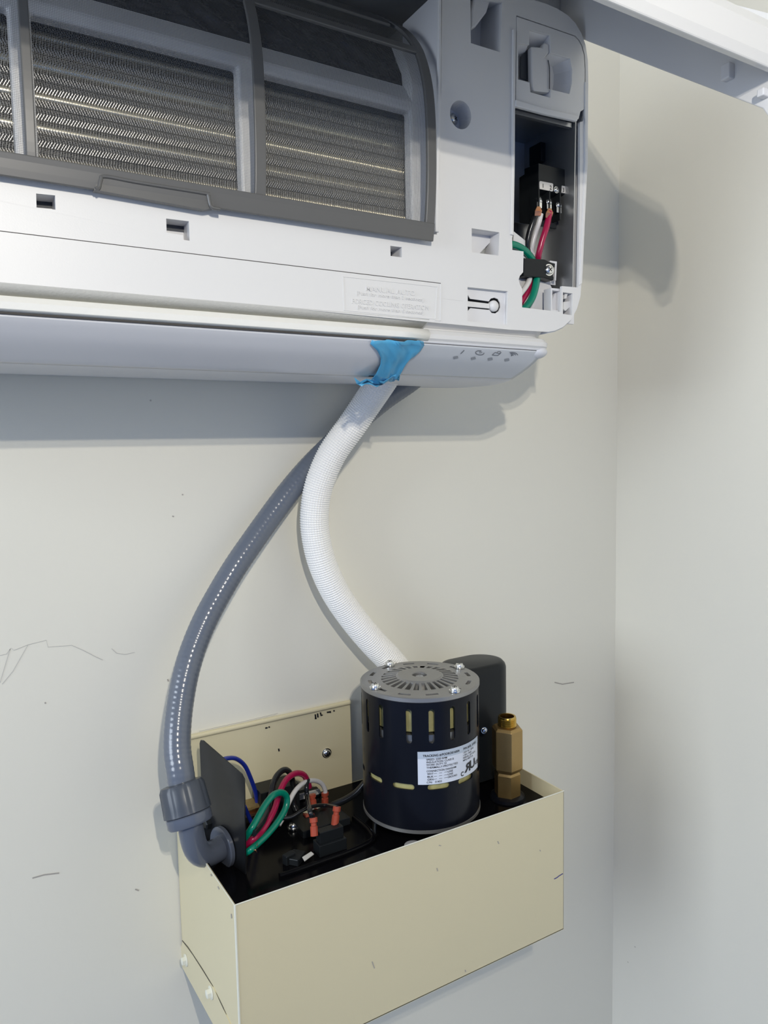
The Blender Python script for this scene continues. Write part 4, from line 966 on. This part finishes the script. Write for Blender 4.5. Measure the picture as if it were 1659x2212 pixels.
# spade connectors
def spade(pa, pb, ya, yb_, wd=.0042):
    A = at(*pa, ya); B = at(*pb, yb_); t = (B-A); o = tube('spade_connector', [A, A+t*.3, A+t*.55, A+t], lambda i, s, k: wd*(1.0 if i < 8 else .72 if i < 14 else .95)*(1 if k % 6 in (0, 1, 2) else .8), SPADE, SW, 12, 8)
    return o
ysw = p0.y+.006
spade((702, 1712), (702, 1738), -.045, -.045); spade((674, 1716), (677, 1742), -.05, -.052); spade((677, 1766), (679, 1806), ysw+.0, ysw-.006, .0040); spade((728, 1742), (723, 1782), ysw+.006, ysw+.002)
bm = BM()
for px, py in ((667, 1770), (703, 1765)):
    cc_ = at(px, py, -.062); add_box(bm, cc_-Vector((.0055, .004, .006)), cc_+Vector((.0055, .004, .007)))
obj('terminal_insulator', bm, SPADE, SW, bevel=.001)
bm = BM()
for px, py in ((684, 1745), (690, 1752), (662, 1755), (700, 1783), (672, 1745), (695, 1742)):
    cc_ = at(px, py, -.058); add_box(bm, cc_-Vector((.003, .003, .0008)), cc_+Vector((.003, .003, .0008)), Matrix.Rotation(px, 3, 'Z'))
obj('brass_tab', bm, ZINC, SW)
screw('ground_screw', atz(633, 1785, ZD+.003), (0, 0, 1), .0052, .004, SW)
bm = BM(); c = atz(640, 1850, ZD+.004); add_box(bm, c-Vector((.010, .008, .004)), c+Vector((.008, .006, .003)), Matrix.Rotation(.7, 3, 'Z')); add_box(bm, c-Vector((.014, .004, .004)), c+Vector((-.002, .003, .006)), Matrix.Rotation(.3, 3, 'Z')); obj('wire_clip', bm, BLACKP, SW, bevel=.0008)
bm = BM(); prism(bm, [atz(*p, ZD+.006) for p in ((653, 1853), (672, 1841), (678, 1846), (658, 1861))], [], (0, 0, .0008)); obj('paper_tag', bm, TAGW, SW)
# QC sticker on the deck
c = atz(893, 1826, ZD+.0006); bm = BM(); lathe(bm, [(0, -.0003), (.0095, -.0003), (.0095, .0002), (0, .0002)], c, (0, 0, 1), 36); qs = obj('round_sticker', bm, GREYST, PU)
acc = ([], [])
def qf(px, py, z): q = atz(px, py, z); return q
cth = math.radians(-20)
put_text(acc, 'QC', .0085, lambda x, y: Vector((c.x-.006+x*math.cos(cth)-y*math.sin(cth), c.y-.001+x*math.sin(cth)+y*math.cos(cth), c.z+.0005)), bold=.004); obj('sticker_letters', acc, INK, qs)
# motor lead
tube('motor_lead', [at(790, 1690, -.075), at(770, 1712, -.070), at(745, 1728, -.062), at(722, 1738, -.056), at(706, 1746, -.052)], .0040, BLK, PU)

# --- wires (each one loose)
def aw(px, py, y): return at(px, py, y)
wire('electrical_wire', 'thick green wire looping out of the conduit plate of the pump', [atp(521, 1822, .006), at(540, 1795, -.116), at(556, 1768, -.112), at(572, 1740, -.106), at(590, 1718, -.100), at(608, 1712, -.094), at(619, 1722, -.092), at(617, 1745, -.095), at(600, 1775, -.102), at(578, 1802, -.108), at(555, 1824, -.114), at(538, 1838, -.118), atp(522, 1849, .006)], .0034, GREEN)
wire('electrical_wire', 'crimson wire arching from the conduit plate to the switch connectors', [atp(521, 1834, .006), at(545, 1814, -.114), at(565, 1796, -.106), at(583, 1768, -.098), at(594, 1745, -.090), at(604, 1712, -.080), at(618, 1685, -.070), at(638, 1671, -.062), at(656, 1674, -.056), at(665, 1690, -.052), at(668, 1700, -.05)], .0033, REDW)
wire('electrical_wire', 'black wire arching behind the crimson wire on the pump', [at(548, 1800, -.120), at(570, 1770, -.10), at(584, 1725, -.075), at(592, 1688, -.06), at(604, 1669, -.052), at(618, 1663, -.046), at(629, 1675, -.040), at(633, 1700, -.038), at(634, 1735, -.04), at(640, 1752, -.045)], .0033, BLK)
wire('electrical_wire', 'white wire bridging to the rightmost red connector on the pump', [at(602, 1782, -.085), at(610, 1768, -.082), at(622, 1738, -.075), at(638, 1708, -.068), at(658, 1690, -.058), at(678, 1686, -.050), at(694, 1692, -.046), at(702, 1706, -.045), at(702, 1716, -.045)], .0026, WHT)
wire('electrical_wire', 'short black lead standing in front of the crimson wire, ending in a red connector', [at(665, 1684, -.055), at(662, 1700, -.062), at(664, 1725, -.07), at(669, 1750, ysw+.004), at(676, 1768, ysw)], .0026, BLK)
wire('electrical_wire', 'black jumper lying across the red spade connectors', [at(606, 1768, -.085), at(630, 1765, -.088), at(655, 1750, -.088), at(680, 1741, -.085), at(706, 1740, -.085), at(728, 1744, ysw+.006)], .0020, BLK)
wire('electrical_wire', 'blue wire rising beside the slanted black plate of the pump', [at(474, 1643, -.060), at(492, 1638, -.050), at(510, 1639, -.042), at(528, 1653, -.036), at(541, 1680, -.032), at(552, 1712, -.028), at(556, 1735, -.026)], .0024, BLUW)
wire('electrical_wire', 'blue wire end low beside the circuit board of the pump', [at(528, 1742, -.06), at(534, 1756, -.055), at(541, 1772, -.052), at(548, 1785, -.05)], .0022, BLUW)
bm = BM()
for k in range(14):
    x, y = 538+random.uniform(0, 22), 0; py = 1846-(x-538)*1.0+random.uniform(-5, 5)
    p = at(x, py, -.118+random.uniform(-.004, .004)); q_ = p+Vector((random.uniform(-.004, .004), random.uniform(-.003, .003), random.uniform(-.003, .003)))
    sweep(bm, [p, (p+q_)/2+Vector((0, 0, .0012)), q_], lambda i, s, k_: .00025, 5)
cs = obj('copper_strands', bm, COPPER, None); label(cs, 'frayed bare copper strands under the green wire beside the pump plate', category='wire')
cs['kind'] = 'stuff'
